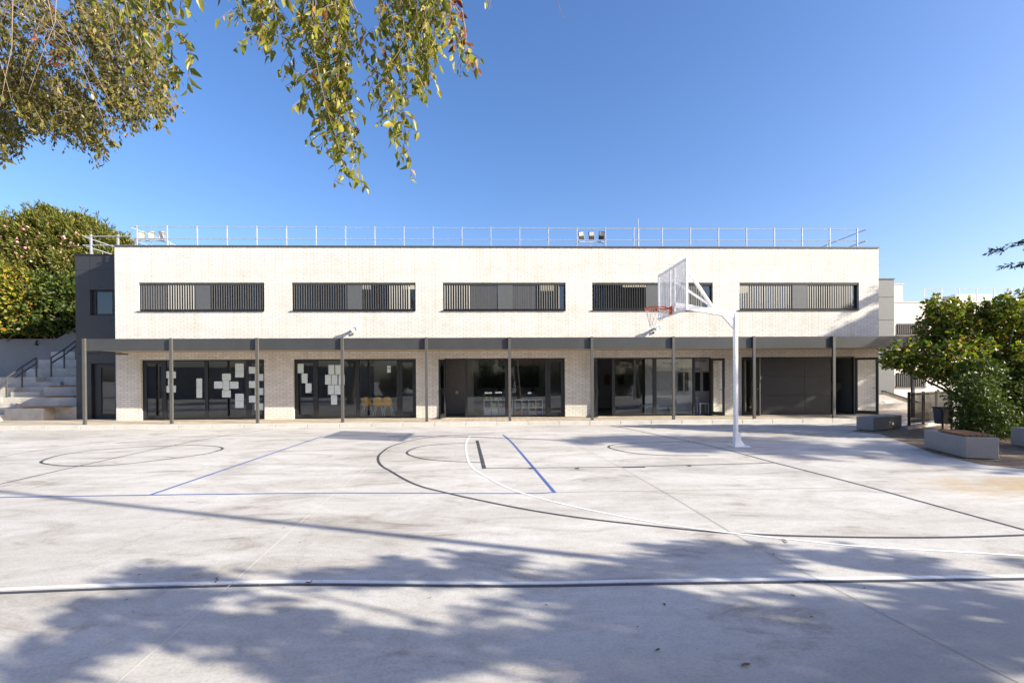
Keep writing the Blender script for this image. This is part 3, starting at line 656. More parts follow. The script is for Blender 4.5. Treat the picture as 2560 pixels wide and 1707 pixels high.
# flood lights ------------------------------------------------------------
M_fgrey = plain('floodlight_grey', (.15, .145, .115), .45)
def flood(loc, tilt, rz, lab, grp, front):
    t = empty('floodlight', loc, lab, 'floodlight', grp)
    RM = Matrix.Translation(loc) @ Matrix.Rotation(rz, 4, 'Z') @ Matrix.Rotation(tilt[1], 4, 'Y') @ Matrix.Rotation(tilt[0], 4, 'X')
    def fin(mb, nm, mt, bv=0):
        mb.v = [tuple(RM @ Vector(v)) for v in mb.v]; return mb.build(nm, mt, t, bevel=bv)
    b = MB(); b.box(-.105, .105, -.02, .03, .03, .34); fin(b, 'housing', M_fgrey if not front else M_dark, .012)
    if front:
        b = MB(); b.box(-.085, .085, -.024, -.018, .18, .32); fin(b, 'lens', M_lens)
        b = MB(); b.box(-.086, .086, -.024, -.018, .05, .17); fin(b, 'driver_cover', M_iblack)
    else:
        b = MB(); b.box(-.09, .09, -.026, -.018, .2, .325); fin(b, 'lens', M_lens)
        b = MB(); b.box(-.09, .09, -.026, -.018, .05, .19); fin(b, 'driver_cover', plain('grey_driver', (.40, .40, .37), .5))
    b = MB(); b.box(-.115, -.107, -.015, .015, -.01, .2); b.box(.107, .115, -.015, .015, -.01, .2); b.box(-.115, .115, -.015, .015, -.02, -.01); fin(b, 'bracket', M_galv)
for i, (x, nm) in enumerate(((-12.62, 'leftmost'), (-12.28, 'middle'), (-11.92, 'right hand'))):
    flood((x, 17.9, 6.52), (R(-12), R(-4)), R(12), f'{nm} of three grey floodlights at the left end of the roof', 'grey floodlights on the roof', False)
for i, (x, tl, nm) in enumerate(((3.16, -11, 'leftmost, most tilted'), (3.52, -4, 'middle'), (3.88, 2, 'right hand, most upright'))):
    flood((x, 17.9, 6.53), (R(8), R(tl)), R(10-6*i), f'{nm} of three black framed floodlights above the fourth window', 'black floodlights on the roof', True)
for x0, x1, lab in ((-12.85, -11.7, 'low bar stand under the three grey floodlights'), (2.95, 4.02, 'low bar stand under the three black floodlights')):
    c = MB(); c.bar((x0, 17.9, 6.49), (x1, 17.9, 6.49), .03)
    for q in (x0, (x0+x1)/2, x1): c.bar((q, 17.9, 6.05), (q, 17.9, 6.48), .025)
    c.tube([(x1-.4, 17.88, 6.48), (x1-.15, 17.86, 6.46), (x1, 17.86, 6.38), (x1+.05, 17.86, 6.2)], .014, 6)
    tag(c.build('floodlight_stand', M_galv), lab, 'stand')
# horn speakers -----------------------------------------------------------
def horn(x, z, yaw, lab):
    t = empty('horn_speaker', (x, YF, z), lab, 'speaker', 'horn speakers on the facade')
    RM = Matrix.Translation((x, YF, z)) @ Matrix.Rotation(yaw, 4, 'Z')
    def lathe(prof, nm, mt):
        m = MB(); n = 20; k = len(prof)
        for (r_, y_) in prof:
            for i in range(n):
                a = 2*math.pi*i/n; m.v.append(tuple(RM @ Vector((r_*math.cos(a), y_, r_*math.sin(a)))))
        for j in range(k-1):
            for i in range(n): m.f.append((j*n+i, j*n+(i+1) % n, (j+1)*n+(i+1) % n, (j+1)*n+i)); m.m.append(0)
        return m.build(nm, mt, t, smooth=True)
    lathe([(.03, -.08), (.045, -.10), (.06, -.16), (.085, -.22), (.105, -.25), (.11, -.255), (.10, -.25), (.08, -.22), (.055, -.16), (.04, -.12), (.0, -.12)], 'bell', M_cabinet)
    lathe([(.0, -.20), (.028, -.20), (.04, -.17), (.04, -.13)], 'driver', M_white)
    lathe([(.052, -.15), (.078, -.215), (.097, -.243), (.094, -.243), (.05, -.15)], 'inner_throat', M_frame)
    lathe([(.0, 0), (.045, -.01), (.045, -.09), (.0, -.095)], 'magnet_case', M_cabinet)
    b = MB(); b.box(-.03, .03, -.06, -.001, -.16, -.10); b.bar((0, -.05, -.13), (0, -.09, -.04), .02); b.v = [tuple(RM @ Vector(v)) for v in b.v]; b.build('wall_bracket', plain('bracket_beige', (.45, .38, .3), .6), t)
horn(-5.06, 3.27, R(18), 'white horn speaker on the brick wall under the second window')
horn(5.72, 3.27, R(24), 'white horn speaker on the brick wall below the basketball board')

# ================================================================== BASKETBALL HOOP
BX, BY0, BY1, BZ0, BZ1 = 3.84, 9.73, 11.46, 2.875, 3.925
PX, PY = 5.24, 10.58
hp = empty('basketball_hoop', (PX, PY, 0), 'white basketball hoop with mesh board and orange rim on a bent pole', 'basketball hoop')
c = MB(); c.box(PX-.034, PX+.034, PY-.055, PY+.055, .012, 2.92); c.hexa([(PX-.35, PY-.04, 2.90), (PX-.034, PY-.03, 2.55), (PX-.034, PY+.03, 2.55), (PX-.35, PY+.04, 2.90), (PX-.35, PY-.04, 2.93), (PX-.034, PY-.03, 2.93), (PX-.034, PY+.03, 2.93), (PX-.35, PY+.04, 2.93)])
c.build('pole', M_white, hp, bevel=.012)
c = MB(); c.box(PX-.1, PX+.26, PY-.16, PY+.16, 0, .012); c.box(PX-.037, PX+.09, PY-.058, PY+.058, .012, .30)
c.hexa([(PX+.09, PY-.02, .012), (PX+.2, PY-.02, .012), (PX+.2, PY+.02, .012), (PX+.09, PY+.02, .012), (PX+.09, PY-.02, .16), (PX+.095, PY-.02, .16), (PX+.095, PY+.02, .16), (PX+.09, PY+.02, .16)])
for bx_, by_ in ((-.08, -.13), (-.08, .13), (.22, -.13), (.22, .13)): c.box(PX+bx_-.012, PX+bx_+.012, PY+by_-.012, PY+by_+.012, .012, .03)
c.build('base', M_white, hp)
c = MB(); c.bar((PX+.04, PY, 2.86), (BX+.06, PY, 3.09), .085, .12); c.box(4.62, 4.80, PY-.03, PY+.03, 3.03, 3.075); c.build('arm', M_white, hp, bevel=.01)
for (yy, zz) in ((BY0+.03, 3.66), (11.1, 3.86)):
    c = MB(); c.bar((4.72, PY, 3.06), (BX+.03, yy, zz), .05, .05); c.build('brace', M_white, hp)
bb = bpy.data.objects.new('backboard', None); COL.objects.link(bb); bb.location = (BX, PY, BZ0); put(bb, hp); bb.matrix_parent_inverse = parent_world(hp).inverted()
c = MB()
fw = .045
c.box(BX-.02, BX+.02, BY0, BY0+fw, BZ0, BZ1); c.box(BX-.02, BX+.02, BY1-fw, BY1, BZ0, BZ1); c.box(BX-.019, BX+.019, BY0+fw, BY1-fw, BZ1-fw, BZ1); c.box(BX-.019, BX+.019, BY0+fw, BY1-fw, BZ0, BZ0+fw)
ym = (BY0+BY1)/2
for yy in (ym-.13, ym+.13): c.box(BX+.001, BX+.03, yy-.022, yy+.022, BZ0+fw, BZ1-fw)
c.build('frame', M_white, bb)
c = MB(); z = BZ0+fw+.006
while z < BZ1-fw:
    c.box(BX-.008, BX-.003, BY0+fw, BY1-fw, z, z+.013); z += .0235
yy = BY0+fw+.02
while yy < BY1-fw:
    c.box(BX-.0025, BX+.0, yy, yy+.008, BZ0+fw, BZ1-fw); yy += .042
c.build('mesh_panel', plain('mesh_white', (.72, .72, .73), .45), bb)
RXc, RZ = BX-.36, 3.03
c = MB(); ring = [(RXc+.225*math.cos(t*math.pi/16), ym+.225*math.sin(t*math.pi/16), RZ) for t in range(33)]
c.tube(ring, .0125, 8, cap=False); c.tube([(q[0], q[1], q[2]-.035) for q in ring], .006, 6, cap=False)
c.box(BX-.035, BX-.02, ym-.07, ym+.07, RZ-.14, RZ+.04)
for s_ in (-1, 1):
    c.tube([(BX-.03, ym+s_*.05, RZ-.01), (RXc+.2, ym+s_*.1, RZ-.01)], .01, 6); c.tube([(BX-.03, ym+s_*.04, RZ-.12), (RXc+.05, ym+s_*.2, RZ-.03)], .008, 6)
c.build('rim', M_orange, hp, smooth=False)
c = MB(); lev = [(.225, 0), (.20, -.10), (.165, -.2), (.14, -.30), (.13, -.40)]
for k in range(12):
    for sg in (-1, 1):
        pts = [(RXc+r_*math.cos(2*math.pi*(k+sg*.5*j)/12), ym+r_*math.sin(2*math.pi*(k+sg*.5*j)/12), RZ-.02+z_) for j, (r_, z_) in enumerate(lev)]
        c.tube(pts, .0035, 4, cap=False)
c.build('net', M_net, hp)

# ================================================================== STEPPED SEATING (left)
st = empty('stepped_seating', (-19, 18, SW), 'stepped concrete seating terraces with brown timber seats by the dark annex', 'seating steps')
LV = [(17.95, .55), (18.85, .90), (19.75, 1.28), (20.65, 1.68), (21.35, 2.04), (22.0, 2.44), (22.7, 2.82)]
AXR = AX0-.01
for i, (yy, z) in enumerate(LV):
    c = MB(); zb = 0.05 if i == 0 else LV[i-1][1]-.3
    y2 = 24.15 if i == len(LV)-1 else LV[i+1][0]+.3
    xr = AXR if i else -15.36
    if i == 0:
        c.box(-17.5, -16.15, yy, y2, zb, z); c.box(-16.15, AXR, yy+.45, y2, zb, z-.003); c.box(-26, -18.8, yy, y2, zb, z)
    else:
        c.box(-17.75 if i < 4 else onY((65, 96, 127)[i-4], 900, yy).x, AXR, yy, y2, zb, z)
        if i < 4: c.box(-26, -18.85, yy, 24.1 if i == 3 else y2, zb, z)
    c.build('terrace', M_conc, st, bevel=.012)
aisle = MB(); zp = SW
for i, (yy, z) in enumerate(LV[:4]):
    zm = (zp+z)/2
    x0a, x1a = (-18.8, -17.5) if i == 0 else (-18.85, -17.75)
    aisle.box(x0a+.002, x1a-.002, yy-.15, yy+.42, zp-.2, zm); aisle.box(x0a+.002, x1a-.002, yy+.42, yy+1.1, zp-.2, z-.002); zp = z
aisle.build('stair_flight', M_conc, st, bevel=.01)
for (xa, xb, i) in ((56, 160, 0), (112, 188, 1), (122, 192, 2)):
    yy, z = LV[i]; q0 = onY(xa, 950, yy).x; q1 = onY(xb, 950, yy).x
    c = MB(); c.box(q0, min(q1, AXR-.03), yy-.012, yy+.36, z+.006, z+.052); c.build('timber_seat', M_wood, st, bevel=.006)
rw = MB()
rw.hexa([(-40, 24.15, 0), (-21.05, 24.15, 0), (-21.05, 24.4, 0), (-40, 24.4, 0), (-40, 24.15, 3.53), (-21.05, 24.15, 3.53), (-21.05, 24.4, 3.53), (-40, 24.4, 3.53)])
rw.hexa([(-21.05, 24.15, 0), (-15.4, 24.15, 0), (-15.4, 24.4, 0), (-21.05, 24.4, 0), (-21.05, 24.15, 3.53), (-15.4, 24.15, 6.9), (-15.4, 24.4, 6.9), (-21.05, 24.4, 3.53)])
tag(rw.build('retaining_wall', M_conc_b), 'grey rendered retaining wall below the flowering hedge', 'wall')
wl = MB(); q = onY(91, 856, 24.1); wl.tube([(q.x, 24.14, q.z+.1), (q.x, 24.1, q.z), (q.x, 24.05, q.z-.08)], .03, 6); wl.box(q.x-.05, q.x+.05, 24.05, 24.14, q.z-.14, q.z-.06)
tag(wl.build('wall_lamp', M_frame), 'small dark lamp fixed on the grey retaining wall', 'lamp')
def handrail(posts, lab):
    t = empty('handrail', (posts[0][0].x, posts[0][0].y, posts[0][0].z), lab, 'handrail', 'stair handrails')
    for b_, tp in posts:
        c = MB(); c.bar(b_, tp, .05, .035); c.build('post', M_post, t)
    for dz in (0, -.24):
        c = MB()
        for i in range(len(posts)-1): c.bar(posts[i][1]+Vector((0, 0, dz)), posts[i+1][1]+Vector((0, 0, dz)), .045, .04)
        c.build('rail', M_post, t)
def hpost(px, Y, zb, h): b_ = onY(px, 950, Y); b_.z = zb; return (b_, Vector((b_.x, b_.y, zb+h)))
ps = [hpost(-28, 18.2, .55, .72), hpost(16, 19.05, .90, .74), hpost(55, 19.95, 1.28, .80), hpost(91, 20.9, 1.68, .80)]
handrail(ps, 'lower dark metal handrail beside the concrete terraces, ending left')
handrail([hpost(128, 20.95, 1.68, .80), hpost(161, 21.6, 2.04, .82), hpost(190, 22.3, 2.44, .85)], 'upper dark metal handrail running up to the dark annex corner')

# ================================================================== THINGS BY THE GLASS
def sheet(off, sc, x0, x1, y0, y1, lab, grp, Y=YF+.105, thick=.002):
    a_ = onY(off[0]+x0/sc, off[1]+y0/sc, Y); b_ = onY(off[0]+x1/sc, off[1]+y1/sc, Y)
    m = MB(); m.box(a_.x, b_.x, Y, Y+thick, b_.z, a_.z)
    return tag(m.build('paper_sheet', M_paper), lab, 'paper', grp)
O1, s1 = (340, 900), 6.918
g1 = 'paper sheets on the leftmost glazing'; base1 = 'of leftmost glazing'
for q, lab in (
    ((498, 577, 195, 313), 'upright paper sheet, top left of five beside the second canopy post'),
    ((612, 690, 198, 313), 'paper sheet half behind the second canopy post, upper of its two right sheets'),
    ((553, 634, 318, 435), 'middle paper sheet of five around the second canopy post'),
    ((508, 585, 443, 560), 'upright paper sheet, bottom left of five beside the second canopy post'),
    ((612, 690, 441, 558), 'paper sheet half behind the second canopy post, lower of its two right sheets'),
    ((1043, 1145, 317, 481), 'upper half of the tall paper pair left of the first glazing mullion'),
    ((1043, 1145, 484, 650), 'lower half of the tall paper pair left of the first glazing mullion'),
    ((1488, 1640, 233, 350), 'wide sheet at the top of the paper cross in the first glazing'),
    ((1350, 1500, 368, 490), 'wide sheet forming the left arm of the paper cross'),
    ((1505, 1612, 355, 518), 'upright sheet at the centre of the paper cross'),
    ((1620, 1772, 372, 492), 'wide sheet forming the right arm of the paper cross'),
    ((1487, 1640, 525, 643), 'wide sheet at the foot of the paper cross'),
    ((1715, 1865, 60, 178), 'topmost sheet in the paper column right of the paper cross'),
    ((1715, 1865, 182, 298), 'second sheet down in the column right of the paper cross'),
    ((1715, 1865, 580, 697), 'third sheet down in the column right of the paper cross'),
    ((1715, 1865, 703, 823), 'lowest sheet in the column right of the paper cross'),
    ((1950, 2098, 115, 232), 'topmost sheet on the door behind the third canopy post'),
    ((2055, 2203, 240, 355), 'second sheet down on the door behind the third canopy post'),
    ((1953, 2100, 362, 480), 'third sheet down on the door behind the third canopy post'),
    ((2055, 2203, 485, 603), 'fourth sheet down on the door behind the third canopy post'),
    ((1953, 2100, 614, 732), 'fifth sheet down on the door behind the third canopy post'),
    ((2053, 2203, 747, 862), 'lowest sheet on the door behind the third canopy post')):
    sheet(O1, s1, *q, lab, g1, Y=YF+.083 if q[0] > 1900 else YF+.105)
O2, s2 = (700, 880), 6.357
g2 = 'paper sheets on the second glazing'
for q, lab in (
    ((280, 376, 186, 335), 'highest of three stepped sheets on the second glazing left door'),
    ((343, 438, 342, 493), 'middle of three stepped sheets on the second glazing left door'),
    ((405, 502, 497, 648), 'lowest of three stepped sheets on the second glazing left door'),
    ((770, 865, 205, 355), 'left sheet of the top row in the paper shield'),
    ((877, 972, 205, 355), 'right sheet of the top row in the paper shield'),
    ((715, 810, 362, 514), 'left sheet of the widest row in the paper shield'),
    ((818, 915, 362, 514), 'centre sheet of the widest row in the paper shield'),
    ((930, 1027, 362, 514), 'sheet behind the fourth canopy post in the paper shield'),
    ((762, 858, 523, 674), 'left sheet of the two sheet lower row in the paper shield'),
    ((865, 962, 523, 674), 'right sheet of the two sheet lower row in the paper shield'),
    ((810, 908, 684, 834), 'single sheet at the tip of the paper shield'),
    ((1703, 1760, 218, 252), 'small wide note high above the yellow chairs'),
    ((1703, 1760, 262, 325), 'small square note under the wide note above the yellow chairs')):
    sheet(O2, s2, *q, lab, g2, Y=YF+.083 if q[0] < 600 else YF+.105)
O3, s3 = (1080, 880), 6.72
for q, lab in (
    ((885, 942, 672, 699), 'leftmost little white card on glass above the green boxes'),
    ((948, 1006, 672, 699), 'second little white card from left above the green boxes'),
    ((1058, 1116, 667, 693), 'left card of the pair beside the middle mullion'),
    ((1120, 1178, 664, 691), 'right card of the pair beside the middle mullion'),
    ((1262, 1290, 670, 697), 'narrow card peeping out left of the sixth canopy post'),
    ((1610, 1670, 672, 700), 'single card on glass above the right white shelf')):
    sheet(O3, s3, *q, lab, 'little cards on the third glazing', Y=YF+.105)
sheet(O3, s3, 395, 442, 650, 703, 'cream notice on the grey inner wall behind the open door', None, Y=19.28)
pl = sheet((1820, 880), 6.19, 462, 512, 372, 428, 'small white door plate with a dark figure on the dark panels', None, Y=YF+.075); pl.name = 'door_plate'; pl['category'] = 'sign'
q = onY(1820+487/6.19, 880+393/6.19, YF+.07); m = MB(); m.box(q.x-.008, q.x+.008, YF+.071, YF+.0745, q.z-.012, q.z+.012); m.box(q.x-.045, q.x+.05, YF+.071, YF+.0745, q.z-.062, q.z-.05); m.build('figure', M_frame, pl)
# yellow chairs
def chair_proto(loc, lab, rz):
    t = empty('yellow_chair', loc, lab, 'chair', 'yellow shell chairs', 0)
    T = Matrix.Translation(loc) @ Matrix.Rotation(rz, 4, 'Z')
    prof = [(-.19, .40, .16), (-.14, .385, .175), (0, .37, .185), (.12, .37, .18), (.17, .40, .175), (.20, .46, .185), (.215, .56, .18), (.225, .66, .155), (.23, .72, .11), (.232, .74, .05)]
    m = MB(); nu = 8
    for y_, z_, w_ in prof:
        for i in range(nu+1):
            u = -1+2*i/nu
            m.v.append(tuple(T @ Vector((w_*u, -y_ + (.05*u*u if z_ > .45 else 0), z_+(.05*u*u if z_ < .45 else 0)))))
    for j in range(len(prof)-1):
        for i in range(nu): m.f.append((j*(nu+1)+i, j*(nu+1)+i+1, (j+1)*(nu+1)+i+1, (j+1)*(nu+1)+i)); m.m.append(0)
    o = m.build('shell', M_yellow, t, smooth=True); md = o.modifiers.new('thick', 'SOLIDIFY'); md.thickness = .012
    for sx in (-1, 1):
        for sy in (-1, 1):
            l = MB(); l.tube([tuple(T @ Vector((sx*.10, sy*.09, .37))), tuple(T @ Vector((sx*.19, sy*.18, .0)))], .011, 6); l.build('leg', M_cabinet, t)
    return t
for px, lab in ((1385, 'yellow shell chair, leftmost of the three behind the second glazing'), (1572, 'yellow shell chair in the middle of the row of three'), (1720, 'yellow shell chair nearest the right door of the second glazing')):
    q = onY(700+px/s2, 1035, 18.3); chair_proto((q.x, 18.3, SW+.01), lab, 0)
# white shelves
def shelf(x0, x1, cols, y, lab, boxes):
    t = empty('shelf_unit', ((x0+x1)/2, y, SW+.01), lab, 'shelf', 'white low shelves')
    z0, z1 = SW+.012, SW+.60; m = MB(); th = .018; d = .3
    m.box(x0, x1, y, y+d, z1-th, z1); m.box(x0, x1, y, y+d, z0, z0+th); zm = (z0+z1)/2; m.box(x0+th, x1-th, y+.002, y+d, zm-th/2, zm+th/2)
    for i in range(cols+1):
        xx = x0+(x1-x0-th)*i/cols; m.box(xx, xx+th, y+.001, y+d, z0+th, z1-th)
    m.build('carcass', M_cabinet, t)
    return z0, zm, z1
cols_book = [(.5, .06, .04), (.04, .25, .2), (.6, .45, .1), (.05, .1, .35), (.5, .5, .48), (.1, .35, .1), (.45, .2, .05)]
MBK = [plain('book_cover', c_, .6) for c_ in cols_book]
def shelf_fill(x0, x1, cols, y, z0, zm, z1, lower, upper, tagname):
    cw = (x1-x0)/cols
    for i in range(cols):
        cx0, cx1 = x0+cw*i+.03, x0+cw*(i+1)-.015
        if lower[i] == 'bin':
            m = MB(); m.box(cx0, cx1, y+.005, y+.27, z0+.02, zm-.03); o = m.build('storage_box', M_cabinet); tag(o, f'white storage box in the {tagname}, lower row, compartment {["one","two","three","four"][i]} from the left', 'box', 'white storage boxes')
            h = MB(); h.tube([((cx0+cx1)/2, y+.003, zm-.08), ((cx0+cx1)/2, y+.0045, zm-.08)], .012, 8); h.build('finger_hole', M_iblack, o)
        elif lower[i] is not None:
            m = MB(); m.box(cx0+.01, cx1-.02, y+.02, y+.25, z0+.019, z0+.12+.05*rnd.random()); tag(m.build('folder_pile', MBK[lower[i]]), f'pile of folders in the {tagname}, lower row, compartment {["one","two","three","four"][i]} from the left', 'folders', 'folder piles')
        if upper[i]:
            xx = cx0; nb = 0
            while xx < cx1-.03 and nb < upper[i]:
                wv = rnd.uniform(.022, .04); m = MB(); m.box(xx, xx+wv-.002, y+.04, y+.22, zm+.01, zm+.14+.06*rnd.random())
                o = m.build('book', MBK[(nb*3+i*2+rnd.randint(0, 1)) % 7]); tag(o, f'upright book in the {tagname}, upper row, compartment {["one","two","three","four"][i]} from the left', 'book', f'books in the {tagname} compartment {["one","two","three","four"][i]}'); xx += wv; nb += 1
YS = 18.05
xa = onY(1080+870/s3, 1030, YS).x; xb = onY(1080+1357/s3, 1030, YS).x
zz = shelf(xa, xb, 4, YS, 'white cube shelf with closed boxes behind the middle mullion', 1); shelf_fill(xa, xb, 4, YS, *zz, ['bin']*4, [0, 5, 4, 2], 'box shelf')
xc = onY(1080+1392/s3, 1030, YS).x; xd = onY(1080+1865/s3, 1030, YS).x
zz2 = shelf(xc, xd, 4, YS, 'white cube shelf with folders right of the sixth canopy post', 1); shelf_fill(xc, xd, 4, YS, *zz2, [6, 3, 4, 3], [4, 4, 5, 3], 'folder shelf')
MGR = plain('lime_plastic', (.35, .42, .03), .5); z1 = zz[2]
for i, (px, m_, lab) in enumerate(((912, MGR, 'left lime green box on the white box shelf'), (985, MGR, 'right lime green box on the white box shelf'), (1080, M_cabinet, 'left white pot on the box shelf beside the mullion'), (1145, M_cabinet, 'right white pot on the box shelf beside the mullion'))):
    xx = onY(1080+px/s3, 1000, YS+.1).x; m = MB(); m.prism([(xx+.06*math.cos(t*.7854)*(1.1), YS+.14+.06*math.sin(t*.7854)) for t in range(8)], z1+.001, z1+(.1 if i < 2 else .07)); tag(m.build('pot', m_), lab, 'pot', 'pots on the shelf')
for i in range(8):
    xx = xc+.10+i*.105; m = MB(); zt = zz2[2]; m.tube([(xx, YS+.15, zt), (xx, YS+.15, zt+.06), (xx, YS+.15, zt+.075), (xx, YS+.15, zt+.12)], [.022, .022, .009, .009], 8)
    tag(m.build('bottle', MBK[(i*2) % 7]), 'small coloured bottle in the row on the folder shelf', 'bottle', 'bottles on the folder shelf')
for px in (1137, 1703):   # pendant lamp shades
    q = onY(1080+px/s3, 880+635/s3, 20.); m = MB(); m.tube([(q.x, 20, q.z-.07), (q.x, 20, q.z+.1)], [.15, .03], 12); m.tube([(q.x, 20, q.z+.1), (q.x, 20, 2.59)], .006, 5)
    tag(m.build('pendant_lamp', M_iblack), 'black pendant lamp over the '+('left' if px < 1400 else 'right')+' white shelf', 'lamp', 'black pendant lamps')
m = MB(); a_ = onY(1080+795/s3, 880+240/s3, 22.); b_ = onY(1080+1795/s3, 880+590/s3, 22.); m.box(a_.x, b_.x, 22.0, 22.05, b_.z, a_.z); tag(m.build('blackboard', M_iblack), 'wide dark board on the back wall of the third room', 'board')
# fourth room: banner, dark doors, tables
rm = empty('wall_banner', (6.9, 18.36, 2.0), 'white wall banner with black lettering in the fourth room', 'banner')
Yb = 18.36
m = MB(); m.box(onY(1612, 893, 18.5).x, onY(1800, 893, 18.5).x, 18.45, 18.5, SW+.012, 2.59); m.build('partition', plain('partition_white', (.5, .49, .47), .85), school)
a_ = onY(1632, 893, Yb); b_ = onY(1774, 927, Yb)
m = MB(); m.box(a_.x, b_.x, Yb, Yb+.02, b_.z, min(a_.z, 2.58)); m.build('cloth', plain('banner_white', (.75, .74, .7), .8), rm)
def text(body, x, z, size, y, mat, parent):
    cu_ = bpy.data.curves.new('lettering', 'FONT'); cu_.body = body; cu_.size = size; cu_.extrude = .002; cu_.space_character = .92
    o = bpy.data.objects.new('tmp', cu_); COL.objects.link(o)
    dg = bpy.context.evaluated_depsgraph_get(); me = bpy.data.meshes.new_from_object(o.evaluated_get(dg)); bpy.data.objects.remove(o)
    me.transform(Matrix.Translation((x, y, z)) @ Matrix.Rotation(math.pi/2, 4, 'X') @ Matrix.Scale(.47, 4, (1, 0, 0)))
    me.materials.clear(); me.materials.append(mat); o = bpy.data.objects.new('lettering', me); COL.objects.link(o); put(o, parent); return o
q = onY(1737, 904.5, Yb-.01); text('FOR WE SHALL', q.x, q.z, .15, Yb-.008, M_iblack, rm)
q = onY(1699, 926, Yb-.01); text("WITH CONSIDERATION,", onY(1657, 911, Yb-.01).x, onY(1657, 911, Yb-.01).z, .12, Yb-.008, M_iblack, rm)
text("WITH COLOURFUL THINGS' =", q.x, q.z, .145, Yb-.008, M_iblack, rm)
for i, (xa_, xb_) in enumerate(((1696, 1708), (1714, 1722), (1736, 1751), (1759, 1776))):
    a_ = onY(xa_, 931, 18.4); b_ = onY(xb_, 977, 18.4); m = MB(); m.box(a_.x, b_.x, 18.42, 18.448, b_.z, a_.z)
    tag(m.build('dark_poster', M_iblack), ['leftmost', 'second', 'third', 'rightmost'][i]+' of four dark upright posters below the banner', 'poster', 'dark posters under the banner')
def table(x0, x1, y0, y1, h, name, lab, mat, lw_=.03):
    t = empty(name, ((x0+x1)/2, (y0+y1)/2, SW+.01), lab, 'table'); m = MB(); m.box(x0, x1, y0, y1, SW+h-.03, SW+h); m.build('tabletop', mat, t)
    for xx in (x0+.02, x1-.02-lw_):
        for yy in (y0+.02, y1-.02-lw_): m = MB(); m.box(xx, xx+lw_, yy, yy+lw_, SW+.012, SW+h-.03); m.build('leg', mat, t)
O4, s4 = (1470, 880), 6.533
q0 = onY(1470+1800/s4, 1035, 18.1); q1 = onY(1470+1985/s4, 1035, 18.1); table(q0.x, q1.x, 18.0, 18.4, .42, 'low_table', 'small white table just inside the open right door', M_cabinet, .05)
q0 = onY(1470+1705/s4, 1035, 18.1); q1 = onY(1470+1790/s4, 1035, 18.1); table(q0.x, q1.x, 18.02, 18.3, .62, 'metal_trolley', 'thin metal trolley behind the small white table', M_galv, .025)
q0 = onY(1470+935/s4, 1035, 18.0); q1 = onY(1470+1160/s4, 1035, 18.0)
t = empty('toy_piano', ((q0.x+q1.x)/2, 18.2, SW+.01), 'small white toy grand piano behind the middle mullion of the fourth glazing', 'toy piano')
m = MB(); m.box(q0.x, q1.x, 18.05, 18.4, SW+.30, SW+.38); m.box(q0.x, q0.x+.1, 17.95, 18.4, SW+.27, SW+.32); m.build('body', M_cabinet, t)
for xx, yy in ((q0.x+.03, 18.1), (q1.x-.16, 18.08), (q1.x-.08, 18.36)):
    m = MB(); m.tube([(xx, yy, SW+.012), (xx, yy, SW+.12), (xx, yy, SW+.3)], [.018, .022, .045], 8); m.build('leg', M_cabinet, t)
q0 = onY(1470+1335/s4, 1035, 18.0); q1 = onY(1470+1445/s4, 1035, 18.0); m = MB(); m.box(q0.x, q1.x, 18.0, 18.3, SW+.012, SW+.27)
tag(m.build('crate', plain('beige_crate', (.4, .37, .3), .7), bevel=.01), 'beige crate behind the eighth canopy post', 'crate')
for i, (x_, lab) in enumerate(((1470+320/s4, 'dark red picture on the left wall of the fourth room'), (1470+540/s4, 'dark framed picture right of the dark red picture'))):
    q = onY(x_, 880+450/s4, 21.8); m = MB(); m.box(q.x-.13, q.x+.13, 21.8, 21.83, q.z-.22, q.z+.2); tag(m.build('picture', plain('picture_red', (.08, .02, .02), .6) if i == 0 else M_iblack), lab, 'picture')
q = onY(1820+1860/6.19, 880+610/6.19, 18.75); m = MB(); m.box(12.5, 13.2, 18.5, 18.74, .93, 1.0); m.tube([(q.x, 18.62, 1.0), (q.x, 18.62, 1.14), (q.x, 18.52, 1.14)], .015, 6)
tag(m.build('washbasin', M_galv), 'washbasin with tap inside the open right door', 'washbasin')

# ================================================================== RIGHT SIDE
def bench(p0, u, L_, Wd, H, seat, lab):
    u = Vector((*u, 0)).normalized(); v = Vector((-u.y, u.x, 0))
    t = empty('stone_bench', (p0[0], p0[1], 0), lab, 'bench', 'grey stone benches'); P0 = Vector((p0[0], p0[1], 0))
    q = [P0, P0+u*L_, P0+u*L_+v*Wd, P0+v*Wd]; m = MB(); m.hexa([(*k[:2], .02) for k in q]+[(*k[:2], H) for k in q]); m.build('block', M_bench, t, bevel=.012)
    if seat:
        for k in range(5):
            a_ = P0+u*seat[0]+v*(Wd*(.06+.18*k)); b_ = P0+u*seat[1]+v*(Wd*(.06+.18*k)); w_ = v*Wd*.155
            m = MB(); m.hexa([(*a_[:2], H+.012), (*b_[:2], H+.012), (*(b_+w_)[:2], H+.012), (*(a_+w_)[:2], H+.012), (*a_[:2], H+.045), (*b_[:2], H+.045), (*(b_+w_)[:2], H+.045), (*(a_+w_)[:2], H+.045)])
            m.build('seat_slat', M_wood, t)
bench((8.53, 8.65), (.44, 1.36), 1.43, -.50, .40, (.08, .95), 'grey stone bench with brown slatted seat in front of the leafy tree')
bench((10.30, 13.08), (1.38, .67), 1.52, .43, .385, None, 'plain grey stone bench nearest the school building')
bench((11.17, 10.30), (-.30, -.95), 1.43, .50, .40, None, 'grey stone bench cut by the right edge of the photo')
fe = empty('slat_fence', (11.71, 13.55, .1), 'dark upright slat fence between the first bench and the leafy tree', 'fence')
fa, fb = Vector((11.71, 13.55, 0)), Vector((14.3, 14.95, 0)); fd = (fb-fa); n = 34
